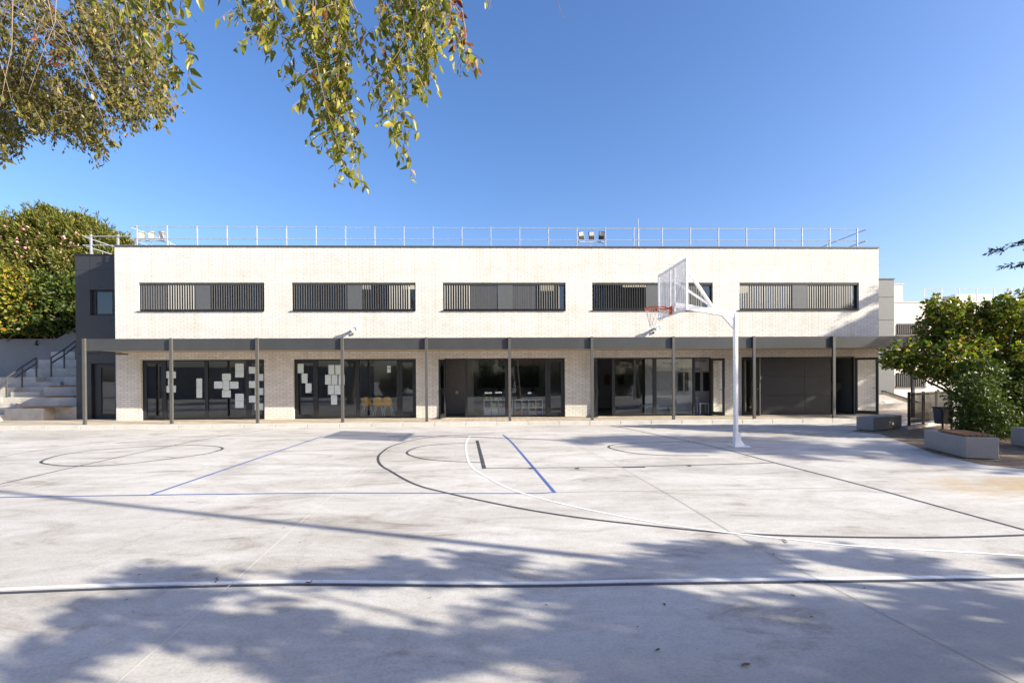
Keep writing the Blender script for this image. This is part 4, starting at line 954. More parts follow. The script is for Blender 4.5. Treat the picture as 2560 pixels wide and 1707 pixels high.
for k in (0, .31, .62, .95):
    c = MB(); q = fa+fd*k; c.bar((q.x, q.y, .08), (q.x, q.y, 1.06), .05); c.build('post', M_frame, fe)
c = MB()
for z in (.22, .98): c.bar((fa.x, fa.y, z), (fb.x, fb.y, z), .02, .03)
c.build('rail', M_frame, fe)
c = MB()
for i in range(40):
    q = fa+fd*((i+.5)/40); c.bar((q.x, q.y-.02, .16), (q.x, q.y-.02, 1.04), .018, .012)
c.build('slat_infill', plain('brown_black_slat', (.03, .024, .022), .5), fe)
bn = empty('litter_bin', (12.6, 13.2, 0), 'dark blue grey litter bin on two legs beside the slat fence', 'litter bin')
q = onZ(2357, 1073); bx, by = q.x, q.y
c = MB(); c.hexa([(bx-.15, by-.12, .16), (bx+.15, by-.12, .16), (bx+.15, by+.12, .16), (bx-.15, by+.12, .16), (bx-.18, by-.14, .60), (bx+.18, by-.14, .60), (bx+.18, by+.14, .60), (bx-.18, by+.14, .60)]); c.build('bucket', M_bin, bn, bevel=.02)
c = MB(); c.box(bx-.19, bx+.19, by-.15, by+.15, .60, .64); c.build('collar', M_frame, bn)
for s_ in (-1, 1): c = MB(); c.bar((bx+s_*.13, by-.13, 0), (bx+s_*.13, by-.15, .55), .035); c.build('leg', M_frame, bn)
# background building
bgb = empty('annex_building', (28, 26.5, 0), 'pale brick building with flat roof behind the leafy tree', 'building')
BY = 28.
c = MB(); c.box(19.16, 60, BY, BY+12, -1, 5.78); q = onY(2257, 711, BY+.5); c.box(19.16, q.x, BY+.5, BY+6, 5.78, q.z)
c.v = [v for v in c.v]; c.build('brick_wall', M_brick_far, bgb)
c = MB(); c.box(19.1, 60, BY-.03, BY+.2, 5.78, 5.85); c.box(19.1, q.x+.05, BY+.47, BY+.7, q.z, q.z+.06); c.build('coping', plain('pale_coping', (.4, .39, .37), .6), bgb)
for (xa_, ya, xb_, yb_) in ((2241, 809, 2316, 837), (2239, 933, 2314, 967), (2512, 812, 2590, 838), (2400, 935, 2470, 967)):
    a_ = onY(xa_, ya, BY); b_ = onY(xb_, yb_, BY); wdd = bpy.data.objects.new('window', None); COL.objects.link(wdd); wdd.location = (a_.x, BY, b_.z); put(wdd, bgb); wdd.matrix_parent_inverse = parent_world(bgb).inverted()
    m = MB(); m.box(a_.x, b_.x, BY-.01, BY+.0, b_.z, a_.z); m.build('recess', M_frame, wdd)
    m = MB(); xx = a_.x+.05
    while xx < b_.x-.04: m.box(xx, xx+.045, BY-.05, BY-.02, b_.z+.05, a_.z-.06); xx += .115
    m.box(a_.x-.05, b_.x+.05, BY-.07, BY-.002, b_.z-.05, b_.z); m.build('louvre', M_post, wdd)
c = MB()
for z in (6.62, 6.2): c.tube([(25.3, BY+.2, z), (60, BY+.2, z)], .022, 6)
c.build('rail', M_galv, bgb)
for i in range(14): c = MB(); c.box(25.3+1.07*i-.02, 25.3+1.07*i+.02, BY+.18, BY+.22, 5.8, 6.65); c.build('rail_post', M_galv, bgb)
c = MB(); c.box(28.0, 29.0, BY+1, BY+2, 5.78, 6.45); c.box(29.4, 31.3, BY+2, BY+3, 5.78, 6.62); c.build('chimney', plain('white_render', (.68, .66, .62), .8), bgb)
c = MB(); c.hexa([(25.6, BY+1, 5.79), (28.0, BY+1, 5.79), (28.0, BY+3, 5.79), (25.6, BY+3, 5.79), (27.6, BY+1, 6.25), (28.0, BY+1, 6.3), (28.0, BY+3, 6.3), (27.6, BY+3, 6.25)]); c.build('skylight', M_louvre, bgb)
ta = MB(); q = onY(2556, 735, 29); ta.tube([(q.x, 29, 5.8), (q.x, 29, q.z+.25)], .02, 6); ta.tube([(q.x-.9, 29, q.z), (q.x+.7, 29, q.z)], .012, 5)
for k in range(6): ta.tube([(q.x-.8+k*.25, 28.75, q.z), (q.x-.8+k*.25, 29.25, q.z)], .01, 4)
tag(ta.build('tv_antenna', M_post), 'thin television antenna above the right end of the far roof', 'antenna')
rp = empty('ramp_wall', (20, 23.5, 0), 'low wall with a sloping dark cap beside the ramp', 'wall')
a_ = onY(2212, 978, 22.5); b_ = onY(2275, 999, 22.5)
e_ = b_+(b_-a_)*.6
c = MB(); c.hexa([(a_.x, 22.5, 0), (e_.x, 22.5, 0), (e_.x, 22.7, 0), (a_.x, 22.7, 0), (a_.x, 22.5, a_.z-.03), (e_.x, 22.5, e_.z-.03), (e_.x, 22.7, e_.z-.03), (a_.x, 22.7, a_.z-.03)])
c.box(15.3, a_.x, 22.5, 22.7, 0, .62); c.build('body', M_conc, rp)
c = MB(); c.bar((a_.x, 22.58, a_.z), (e_.x, 22.58, e_.z), .3, .06); c.build('cap', M_dark, rp)
c = MB(); a_ = onY(2212, 1002, 21); b_ = onY(2231, 1018, 21); c.box(a_.x, b_.x, 21, 21.4, SW, a_.z); tag(c.build('white_block', M_cabinet, bevel=.01), 'small white block at the foot of the ramp wall', 'block')
c = MB(); a_ = onZ(2240, 1035, .12); c.box(15.6, 22, 20.2, 20.8, .0, .34); tag(c.build('low_kerb_wall', M_conc), 'long low concrete step in front of the ramp wall', 'step')

# ================================================================== VEGETATION
def limb(mb, a_, b_, r0, r1, sag=0., n=7, wob=.05):
    a_ = Vector(a_); b_ = Vector(b_); pts = []
    for i in range(n):
        t = i/(n-1); q = a_.lerp(b_, t); q.z += sag*4*t*(1-t)
        if 0 < i < n-1: q += Vector((rnd.uniform(-wob, wob), rnd.uniform(-wob, wob), rnd.uniform(-wob, wob)))
        pts.append(q)
    mb.tube(pts, [r0+(r1-r0)*i/(n-1) for i in range(n)], 7); return pts
# --- hanging hackberry tree overhead: boughs come from a trunk behind the camera
def twig_cluster(tree, specs, nm_leaf, leafmat, size, step, drift, mat_t=M_twig, leaf_fold=True, redfrac=0.):
    tw = MB(); pts = []; dirs = []
    for (sx, sy, ex, ey, Y) in specs:
        a_ = onY(sx, sy, Y+rnd.uniform(-.1, .1)); b_ = onY(ex, ey, Y+rnd.uniform(-.25, .25))
        n_ = 9; ps_ = []
        side = Vector((rnd.uniform(-1, 1), rnd.uniform(-1, 1), 0))*.10
        for i in range(n_):
            t = i/(n_-1); q_ = a_.lerp(b_, t); q_ += side*math.sin(t*math.pi); q_.z += .06*math.sin(t*math.pi); ps_.append(q_)
        tw.tube(ps_, [.0042*(1-.75*i/(n_-1)) for i in range(n_)], 4)
        Ln = (b_-a_).length; k = max(3, int(Ln/step)); sgn = 1
        for i in range(k):
            t = .04+.96*i/k; f_ = t*(n_-1); j = min(int(f_), n_-2); q_ = ps_[j].lerp(ps_[j+1], f_-j)
            d_ = (ps_[j+1]-ps_[j]).normalized(); sd = d_.cross(Vector((rnd.uniform(-1, 1), rnd.uniform(-1, 1), .3))).normalized()*sgn; sgn = -sgn
            pts.append(q_); dirs.append(d_*.5+sd*.9)
            if rnd.random() < .35:   # short side shoot
                e_ = q_+sd*size*1.6+Vector((0, 0, -size*1.2)); tw.tube([q_, q_.lerp(e_, .5)+Vector((0, 0, .01)), e_], [.002, .0017, .001], 3)
                for u in (.35, .6, .8, 1.): pts.append(q_.lerp(e_, u)); dirs.append(d_*.4+Vector((rnd.uniform(-1, 1), rnd.uniform(-1, 1), -.3)))
    tw.build('twig', mat_t, tree)
    return leaves(nm_leaf, [tuple(p_) for p_ in pts], size, leafmat, tree, droop=.75, wide=.46, fold=leaf_fold, dirs=[tuple(d_) for d_ in dirs])
ov = empty('overhanging_tree', (1.6, -2.6, 0), 'tree with drooping green leafy twigs hanging over the top centre', 'tree')
tk = MB(); limb(tk, (1.6, -2.6, 0), (1.3, -2.2, 3.4), .2, .15); limb(tk, (1.3, -2.2, 3.4), (.3, .6, 5.2), .14, .07, .3)
cp = []  # dense unseen crown, added to block sky light from the front court
for k in range(84):
    v = Vector((rnd.gauss(0, 1), rnd.gauss(0, 1), rnd.gauss(0, .7))).normalized()*rnd.uniform(.3, 1); c_ = (-1.2+v.x*6.4, min(-1.0, -3.6+v.y*3.4), 6.6+v.z*2.4)
    w_ = nrg.normal(size=(520, 3)); w_ /= np.linalg.norm(w_, axis=1)[:, None]; cp.append(np.array(c_)+w_*(.9*(.3+.7*nrg.random(520)**.5))[:, None])
    if k % 3 == 0: limb(tk, (1.3, -2.2, 3.4), c_, .06, .015, .2)
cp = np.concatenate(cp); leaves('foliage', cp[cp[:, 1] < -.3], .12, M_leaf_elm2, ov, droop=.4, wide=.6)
bo = MB(); hub = Vector((.3, .6, 5.2))
for e_ in ((-1.6, 2.6, 4.6), (-1.0, 3.0, 4.75), (-.6, 3.2, 4.8), (-.2, 3.0, 4.6), (0.1, 2.9, 4.6)): limb(bo, hub, e_, .05, .012, .25)
bo.build('bough', M_twig, ov, smooth=True); tk.build('trunk', M_bark, ov, smooth=True)
bound = [(590, 40), (600, 90), (625, 95), (640, 105), (668, 160), (690, 110), (720, 140), (745, 165), (765, 110), (785, 130), (800, 260), (812, 350), (830, 420), (862, 462), (880, 472), (905, 455), (915, 440), (925, 350), (950, 300), (970, 330), (1000, 300), (1040, 250), (1085, 225), (1120, 205), (1150, 185), (1190, 175), (1200, 90), (1180, 40)]
def env(x):
    for (xa_, ya), (xb_, yb_) in zip(bound, bound[1:]):
        if xa_ <= x <= xb_: return ya+(yb_-ya)*(x-xa_)/max(1, xb_-xa_)
    return 0
specs = []
for i in range(44):
    ex = rnd.uniform(596, 1190) if i % 3 else rnd.uniform(780, 1100); lim = env(ex)
    ey = lim*rnd.uniform(.5, 1.0)
    sx = ex+rnd.uniform(-70, 70)*(.4 if ey > 300 else 1); sy = -rnd.uniform(70, 170)
    specs.append((sx, sy, ex, ey, rnd.uniform(2.6, 3.4)))
specs += [(800, -90, 880, 470, 2.9), (835, -60, 862, 455, 3.), (790, 60, 905, 450, 2.9), (850, 100, 840, 430, 3.0), (905, 150, 1026, 420, 2.9), (900, 80, 985, 350, 2.9), (820, 120, 822, 390, 3.0), (860, 250, 895, 470, 2.85), (800, 160, 806, 330, 2.9), (980, -80, 1195, 180, 2.9), (1090, -60, 1178, 165, 2.9), (1050, -40, 1148, 190, 3.), (920, -50, 1050, 240, 2.8), (700, -100, 742, 160, 3.), (620, -80, 672, 158, 3.)]
twig_cluster(ov, specs, 'foliage', M_leaf_elm, .056, .034, 0)
twig_cluster(ov, [(1090, -30, 1155, 165, 2.88), (1110, -20, 1168, 150, 2.9)], 'dead_foliage', M_leaf_red, .05, .06, 0)
twig_cluster(ov, [(1190, -60, 1222, 25, 2.9), (1240, -60, 1230, 22, 3.)], 'foliage', M_leaf_elm, .05, .05, 0)
tw = MB(); ps_ = [onY(x_, y_, 3) for x_, y_ in ((1385, -30), (1395, 5), (1402, 30), (1413, 48))]; tw.tube(ps_, .0014, 4); tw.build('twig', M_twig, ov)
# --- left tree mass
lt = empty('leafy_tree', (-9.2, 4.5, 0), 'dense leafy tree mass with bare twigs filling the top left corner', 'tree')
tk = MB(); limb(tk, (-9.2, 4.5, 0), (-8.4, 5.2, 4.2), .25, .16); 
for e_ in ((-7.2, 5.6, 6.2), (-6.6, 6.0, 5.4), (-6.0, 5.9, 6.6), (-7.6, 6.4, 6.6)): limb(tk, (-8.4, 5.2, 4.2), e_, .1, .02, .3)
tk.build('trunk', M_bark, lt, smooth=True)
boundL = [(-60, 380), (0, 400), (15, 415), (60, 400), (75, 350), (110, 340), (150, 360), (200, 370), (255, 395), (280, 395), (290, 340), (330, 330), (380, 345), (420, 335), (445, 300), (440, 250), (430, 215), (420, 130), (400, 60), (390, -10)]
def envL(x):
    best = 0
    for (xa_, ya), (xb_, yb_) in zip(boundL, boundL[1:]):
        lo, hi = min(xa_, xb_), max(xa_, xb_)
        if lo <= x <= hi and hi > lo: best = max(best, ya+(yb_-ya)*(x-xa_)/(xb_-xa_))
    return best
specs = []
for i in range(420):
    ex = rnd.uniform(-50, 440); lim = envL(ex); ey = lim*(1-rnd.random()**1.6*.95)
    dx_ = -rnd.uniform(20, 110); dy_ = -rnd.uniform(40, 150)
    specs.append((ex+dx_, ey+dy_, ex, ey, rnd.uniform(5.2, 6.8)))
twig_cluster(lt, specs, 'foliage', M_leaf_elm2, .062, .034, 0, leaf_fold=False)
specs = [(rnd.uniform(-60, 200), rnd.uniform(-60, 60), rnd.uniform(-20, 300), rnd.uniform(150, 330), rnd.uniform(5.0, 5.4)) for i in range(13)]
tw = MB()
for (sx, sy, ex, ey, Y) in specs:
    a_ = onY(sx, sy, Y); b_ = onY(ex, ey, Y); m_ = a_.lerp(b_, .5)+Vector((rnd.uniform(-.15, .15), 0, rnd.uniform(.0, .2))); tw.tube([a_, a_.lerp(m_, .5)+Vector((0, 0, .03)), m_, m_.lerp(b_, .5)+Vector((0, 0, .03)), b_], [.005, .0045, .004, .003, .0015], 5)
tw.build('bare_twig', M_twig, lt)
twig_cluster(lt, [(80, 70, 105, 120, 5), (120, 100, 165, 175, 5)], 'dead_foliage', M_leaf_red, .06, .05, 0)
twig_cluster(lt, [(280, -60, 330, 195, 3.1), (300, -80, 365, 130, 3.1), (330, -60, 480, 155, 3.0), (380, 40, 484, 152, 3.), (420, -50, 440, 62, 3.), (460, -60, 492, 58, 3.), (500, -60, 520, 18, 3.), (350, -40, 410, 140, 3.2), (270, -40, 290, 110, 3.2), (395, 190, 460, 218, 3.2)], 'foliage', M_leaf_elm, .066, .042, 0)
# --- hedges on the slope at left
def clump(tree, name, cs, n_each, size, mat, wide=.3, droop=-.2, squash=(1, .8, 1)):
    pts = []; dr = []
    for (x_, y_, z_, r_) in cs:
        v = nrg.normal(size=(n_each, 3)); v /= np.linalg.norm(v, axis=1)[:, None]; v[:, 1] -= .35
        rr = r_*(1-.42*nrg.random(n_each)**1.4)*(1+.12*np.sin(v[:, 0]*9+x_)+.1*np.sin(v[:, 2]*11+z_))
        pts.append(np.array([x_, y_, z_])+v*rr[:, None]*np.array(squash)); dr.append(v)
    P_ = np.concatenate(pts); D_ = np.concatenate(dr); ok = (P_[:, 2] > 3.75) | (P_[:, 1] > 24.6)
    den = np.sin(3.7*P_[:, 0]+1.9*P_[:, 2])*np.sin(4.1*P_[:, 2]-1.3*P_[:, 0]+2*P_[:, 1])+.6*np.sin(9.1*P_[:, 0]+7*P_[:, 1])*np.sin(8.3*P_[:, 2])
    if name == 'foliage': ok &= den > nrg.uniform(-1.0, .15, len(den))
    pts = [P_[ok]]; dr = [D_[ok]]
    return leaves(name, np.concatenate(pts), size, mat, tree, droop=droop, wide=wide, dirs=np.concatenate(dr))
def hedge_px(cx, top, r_, Y): q_ = onY(cx, top+(22 if Y > 25.7 else 0), Y); return (q_.x, Y, q_.z-r_, r_)
spec = [('tall pink flowering oleander bush at the left edge of the photo', [(-60, 545, 1.9), (-10, 540, 1.8), (40, 555, 1.6), (-40, 640, 2.), (30, 640, 1.9)], 26.0),
        ('tallest pink flowering oleander bush with its tip highest on the slope', [(75, 545, 1.5), (110, 540, 1.3), (128, 515, .9), (150, 535, 1.2), (95, 620, 2.), (150, 620, 2.)], 26.3),
        ('pink flowering oleander bush directly behind the dark annex roof', [(190, 545, 1.3), (215, 535, 1.1), (240, 560, 1.3), (200, 630, 1.9), (255, 620, 1.6)], 26.6),
        ('low right end of the oleander hedge behind the roof floodlights', [(285, 578, 1.1), (308, 590, 1.0), (318, 630, 1.1), (290, 650, 1.3), (255, 680, 1.5)], 27.0)]
for lab, cl, Y in spec:
    q_ = onY(cl[0][0], 846, Y); t = empty('oleander_bush', (onY(cl[1][0], 800, Y).x, Y+.5, 3.6), lab, 'bush', 'oleander bushes on the slope')
    cs = [hedge_px(a_, b_, r_, Y+rnd.uniform(-.3, .5)) for a_, b_, r_ in cl]
    lo = [(x_, y_+.2, z_-r_*1.3, r_*1.05) for x_, y_, z_, r_ in cs]
    sm_ = []
    for x_, y_, z_, r_ in cs:
        for k in range(16):
            an = rnd.uniform(-.2, math.pi+.2); sm_.append((x_+r_*.9*math.cos(an), y_-rnd.uniform(0, .6)*r_, z_+r_*rnd.uniform(.8, 1.0)*math.sin(an), r_*rnd.uniform(.18, .4)))
    sp_, sd_ = [], []
    for x_, y_, z_, r_ in cs:
        for k in range(26):
            an = rnd.uniform(.1, math.pi-.1); b_ = Vector((x_+r_*.85*math.cos(an), y_-rnd.uniform(-.2, .6)*r_, z_+r_*.85*math.sin(an))); d_ = Vector((math.cos(an)*.6+rnd.uniform(-.3, .3), rnd.uniform(-.3, .1), .9)).normalized()
            ln_ = rnd.uniform(.3, .85)
            for u in range(34): sp_.append(tuple(b_+d_*ln_*u/34)); sd_.append(tuple(d_*.8+Vector((rnd.uniform(-1, 1), rnd.uniform(-1, 1), rnd.uniform(-.3, .6)))))
    leaves('foliage', sp_, .2, M_leaf_oleander, t, droop=-.2, wide=.22, dirs=sd_)
    tr = MB()
    for x_, y_, z_, r_ in cs[:4]: limb(tr, (x_+rnd.uniform(-.3, .3), y_+.4, 3.6), (x_, y_, z_), .06, .02)
    tr.build('stem', M_bark, t)
    clump(t, 'foliage', cs+lo, 5200, .19, M_leaf_oleander, .24, -.35); clump(t, 'foliage', sm_, 470, .19, M_leaf_oleander, .24, -.5)
    fl = clump(t, 'flower', [(x_, y_-.12, z_, r_*1.07) for x_, y_, z_, r_ in cs+lo[:1]], 170, .12, M_flower, .9, 0); fl['kind'] = 'stuff'
spec = [('yellowing creeper with red leaves at the left edge above the wall', [(-40, 668, 1.3), (10, 660, 1.1), (45, 680, 1.1), (75, 700, 1.), (0, 740, 1.3), (50, 750, 1.2), (95, 740, 1.)], 24.2, M_leaf_yellow),
        ('green climbing shrub between the yellow creeper and the dark annex', [(120, 690, 1.2), (160, 680, 1.2), (185, 700, 1.), (130, 740, 1.2), (175, 750, 1.2), (110, 770, 1.1), (160, 790, 1.0)], 24.6, M_leaf_bush),
        ('dark ivy mass hanging just over the retaining wall top', [(-20, 780, 1.1), (30, 785, 1.05), (75, 785, 1.0), (115, 790, 1.0), (150, 780, .8)], 24.5, M_leaf_bush)]
for lab, cl, Y, mt in spec:
    t = empty('climbing_shrub', (onY(cl[2][0], 800, Y).x, Y+.3, 3.6), lab, 'shrub')
    cs = [hedge_px(a_, b_, r_, Y+rnd.uniform(-.2, .3)) for a_, b_, r_ in cl]
    tr = MB()
    for x_, y_, z_, r_ in cs: limb(tr, (x_+rnd.uniform(-.8, .8), y_-.1, max(3.4, z_-1.2)), (x_+rnd.uniform(-.5, .5), y_-r_*.7, z_+.4), .03, .012, .2, wob=.2)
    tr.build('stem', M_twig, t)
    clump(t, 'foliage', cs, 1500, .17, mt, .7, .1)
# --- right tree and bush
rt = empty('small_tree', (11.9, 11.7, 0), 'small bushy tree with green, yellow and reddish leaves behind the slatted bench', 'tree')
tk = MB(); base = Vector((13.2, 12.6, 0)); RC = []
blobs = [(2235, 885, .38), (2262, 880, .42), (2300, 905, .45), (2330, 870, .5), (2325, 835, .3), (2345, 790, .42), (2370, 765, .42), (2395, 800, .55), (2350, 830, .55), (2420, 850, .55), (2380, 880, .6), (2440, 790, .4), (2470, 770, .45), (2500, 800, .6), (2540, 765, .5), (2580, 790, .7), (2470, 850, .6), (2530, 860, .65), (2590, 880, .7), (2430, 910, .6), (2500, 920, .65), (2560, 940, .7), (2350, 920, .5), (2620, 820, .8), (2640, 900, .8), (2335, 762, .22), (2400, 755, .25), (2520, 745, .25)]
for px_, py_, r_ in blobs:
    Y = rnd.uniform(11.8, 13.0); q_ = onY(px_, py_, Y); RC.append((q_.x, Y, q_.z-.14, r_))
for x_, y_, z_, r_ in RC[::2]: limb(tk, base+Vector((rnd.uniform(-.2, .2), 0, 0)), (x_, y_, z_), .05, .012, .15, wob=.08)
tk.build('trunk', M_bark, rt, smooth=True)
pts = []; 
for x_, y_, z_, r_ in RC:
    r_ *= .86; n_ = int(620*(r_/.5)**2)+100; v = nrg.normal(size=(n_, 3)); v /= np.linalg.norm(v, axis=1)[:, None]
    pts.append(np.array([x_, y_, z_])+v*(r_*(.35+.75*nrg.random(n_)**.6))[:, None]*np.array([1.15, 1, .72]))
sp_, sd_ = [], []
for x_, y_, z_, r_ in RC:
    for k in range(7):
        an = rnd.uniform(-.3, math.pi+.3); b_ = Vector((x_+r_*.9*math.cos(an), y_+rnd.uniform(-.5, .3)*r_, z_+r_*.6*math.sin(an))); d_ = Vector((math.cos(an)+rnd.uniform(-.4, .4), rnd.uniform(-.5, .3), .35+.5*math.sin(an))).normalized(); ln_ = rnd.uniform(.12, .32)
        for u in range(13): sp_.append(tuple(b_+d_*ln_*u/13+Vector((rnd.uniform(-.03, .03), rnd.uniform(-.03, .03), rnd.uniform(-.03, .03))))); sd_.append(tuple(d_*.5+Vector((rnd.uniform(-1, 1), rnd.uniform(-1, 1), rnd.uniform(-.4, .5)))))
leaves('foliage', sp_, .10, M_leaf_right, rt, droop=.15, wide=.62, dirs=sd_)
leaves('foliage', np.concatenate(pts), .105, M_leaf_right, rt, droop=.25, wide=.62)
rb = empty('dark_bush', (12.6, 11.0, 0), 'dark green dense bush under the small tree beside the litter bin', 'bush')
BC = []
for px_, py_, r_ in ((2425, 970, .45), (2440, 1010, .5), (2480, 980, .6), (2530, 1000, .7), (2470, 1050, .6), (2432, 1060, .36), (2530, 1060, .7), (2580, 1010, .7), (2600, 1070, .7), (2440, 1085, .4), (2490, 1090, .45), (2455, 930, .45), (2515, 935, .5), (2575, 930, .5)):
    Y = rnd.uniform(11.3, 12.2); q_ = onY(px_, py_, Y); BC.append((q_.x, Y, max(.15, q_.z), r_))
tk = MB()
for x_, y_, z_, r_ in BC: limb(tk, (12.5, 11.8, 0), (x_, y_, z_), .03, .01, .1)
tk.build('stem', M_bark, rb)
pts = []
for x_, y_, z_, r_ in BC:
    n_ = int(1500*(r_/.5)**2); v = nrg.normal(size=(n_, 3)); v /= np.linalg.norm(v, axis=1)[:, None]
    pp = np.array([x_, y_, z_])+v*(r_*(.3+.75*nrg.random(n_)**.6+.25*(nrg.random(n_) < .12)))[:, None]*np.array([1.1, 1, .85]); pts.append(pp[pp[:, 2] > .03])
leaves('foliage', np.concatenate(pts), .085, M_leaf_bush, rb, droop=-.1, wide=.5)
# --- cedars standing beyond the right edge, one branch reaching into view
def cedar(loc, H, R0, zlow, lab, seed, nlev=13, extra=()):
    rr = random.Random(seed); t = empty('cedar_tree', loc, lab, 'tree', 'cedars at the right'); tk = MB(); x0, y0, _ = loc
    tk.tube([(x0, y0, 0), (x0+.05, y0, H*.5), (x0, y0, H)], [.28, .17, .03], 9); br = MB(); pts = []; dr = []
    ends = []
    for k in range(nlev):
        z = zlow+(H-zlow)*k/nlev; ln = R0*(1-.75*k/nlev)
        for j in range(6):
            an = rr.uniform(0, 6.283); l_ = ln*rr.uniform(.65, 1.1); ends.append((Vector((x0, y0, z)), Vector((x0+l_*math.cos(an), y0+l_*math.sin(an), z+rr.uniform(-.2, .35)))))
    ends += [(Vector((x0, y0, e_[2])), Vector(e_)) for e_ in extra]
    for a_, b_ in ends:
        ps2 = limb(br, a_, b_, .045, .008, .25, 8, .05); d_ = (b_-a_).normalized(); sd = d_.cross(Vector((0, 0, 1))).normalized()
        for i in range(2, 8):
            for s2 in (-1, 1):
                for u in range(2):
                    l2 = rr.uniform(.3, .95)*(1-.07*i); q_ = ps2[min(i, 7)]+d_*rr.uniform(-.2, .2); e2 = q_+sd*s2*l2+d_*l2*.6+Vector((0, 0, -.22*l2))
                    for w_ in range(16):
                        tt = (w_+rr.random())/16; pts.append(tuple(q_.lerp(e2, tt)+Vector((rr.uniform(-.05, .05), rr.uniform(-.05, .05), rr.uniform(-.04, .03))))); dr.append(tuple(d_*.5+sd*s2*.6+Vector((0, 0, -.15))))
    tk.build('trunk', M_bark, t, smooth=True); br.build('branch', M_bark, t)
    leaves('foliage', pts, .17, M_needle, t, droop=.2, wide=.3, dirs=dr)
q1, q2, q3 = onY(2502, 622, 17), onY(2545, 658, 17), onY(2547, 675, 17)
cedar((24.2, 14.2, 0), 9.0, 3.8, 4.4, 'dark cedar whose drooping branch tips enter at the right edge', 3, extra=((q1.x, 17, q1.z), (q1.x+.6, 16.9, q1.z+.25), (q2.x, 17, q2.z)))
cedar((20.5, 5.2, 0), 8.6, 3.0, 3.0, 'dark cedar further forward beyond the right edge', 5)
# --- trees, pole, wall and house behind the camera: they throw the shade and stand in the reflections
def round_tree(loc, H, r_, lab, seed, n_=26, leaf=.2, per=330, mat=M_leaf_far):
    rr = random.Random(seed); t = empty('shade_tree', loc, lab, 'tree', 'trees behind the camera'); x0, y0, _ = loc; tk = MB()
    limb(tk, (x0, y0, 0), (x0, y0, H-r_), .2, .12); cs = []
    for k in range(n_):
        v = Vector((rr.gauss(0, 1), rr.gauss(0, 1), rr.gauss(0, .8))).normalized()*r_*rr.uniform(.35, .95); cs.append((x0+v.x, y0+v.y, H-r_*.9+v.z*.9, r_*rr.uniform(.22, .36)))
    for c_ in cs[::2]: limb(tk, (x0, y0, H-r_*1.5), c_[:3], .06, .015, .1)
    tk.build('trunk', M_bark, t, smooth=True); pts = []
    for x_, y_, z_, q_ in cs:
        v = nrg.normal(size=(per, 3)); v /= np.linalg.norm(v, axis=1)[:, None]; pts.append(np.array([x_, y_, z_])+v*(q_*(.3+.8*nrg.random(per)**.5))[:, None])
    leaves('foliage', np.concatenate(pts), leaf, mat, t, droop=.2, wide=.6)
# unseen tree beside the camera: leaves set back along the sun from wanted shade patches
POS = [(1794, 1397, 235, 48), (2080, 1388, 95, 20), (2260, 1412, 115, 20), (2520, 1404, 60, 16), (1900, 1620, 760, 150), (1500, 1530, 330, 110), (2350, 1570, 330, 140), (1500, 1445, 260, 24), (980, 1442, 330, 22), (1000, 1420, 110, 20), (1190, 1402, 110, 24), (420, 1442, 180, 24), (290, 1540, 210, 27), (400, 1500, 280, 20), (110, 1660, 150, 55), (370, 1590, 190, 28), (880, 1640, 420, 85), (700, 1560, 250, 38)]
NEG = [(2275, 1552, 135, 30), (2395, 1519, 90, 15), (2160, 1460, 90, 15), (2480, 1470, 100, 17), (1360, 1530, 120, 42), (80, 1560, 110, 38), (330, 1630, 130, 28), (520, 1690, 120, 30), (800, 1695, 110, 24), (790, 1500, 120, 17), (1700, 1462, 120, 9)]
def to_px(v):
    d_ = Vector(v)-C0; z_ = d_.dot(_f); return 1280+FPX*d_.dot(cr)/z_, 853.5+SHIFT-FPX*d_.dot(cu)/z_
st_ = empty('shade_tree', (10.6, -1.4, 0), 'unseen tree beside the camera with its crown shaped to shade the front court', 'tree', 'trees behind the camera')
pts, dr, tips = [], [], []
for k in range(5200):
    gx, gy = rnd.uniform(-4.8, 5.4), rnd.uniform(1.25, 4.9); x_, y_ = to_px((gx, gy, 0))
    if not -150 < x_ < 2700: continue
    d_ = max(1.35*(1-math.hypot((x_-a)/c, (y_-b)/e)) for a, b, c, e in POS); d_ -= sum(max(0, 1.5*(1-math.hypot((x_-a)/c, (y_-b)/e))) for a, b, c, e in NEG)
    if rnd.random() > d_*1.25: continue
    tt = 8.4+.8*math.sin(1.7*gx)+.6*math.sin(2.3*gy+gx)+rnd.uniform(-.5, .5); q_ = Vector((gx, gy, 0))+SUNV*tt; tips.append(q_)
    an = rnd.uniform(0, 6.283); dv = Vector((math.cos(an), math.sin(an), rnd.uniform(-.15, .25)))
    for u in range(13): pts.append(tuple(q_+dv*rnd.uniform(-.16, .16)+Vector((rnd.uniform(-.05, .05), rnd.uniform(-.05, .05), rnd.uniform(-.05, .05))))); dr.append(tuple(dv+Vector((rnd.uniform(-1, 1), rnd.uniform(-1, 1), -.2))))
leaves('foliage', pts, .105, M_leaf_far, st_, droop=.2, wide=.6, dirs=dr)
tk = MB(); limb(tk, (10.6, -1.4, 0), (10.2, -1.1, 2.6), .2, .14)
for q_ in tips[::70]: limb(tk, (10.2, -1.1, 2.6), q_, .05, .008, .15)
tk.build('trunk', M_bark, st_, smooth=True)
round_tree((-4.5, -12, 0), 7.2, 3.0, 'broad tree by the house behind the camera', 25)
round_tree((-1.0, -15, 0), 8, 3.2, 'tall tree left of the tiled house', 26)
round_tree((11, -13, 0), 7.5, 3.2, 'broad tree right of the tiled house', 27)
round_tree((-15, -15, 0), 8.5, 3.6, 'broad tree above the concrete wall', 28)
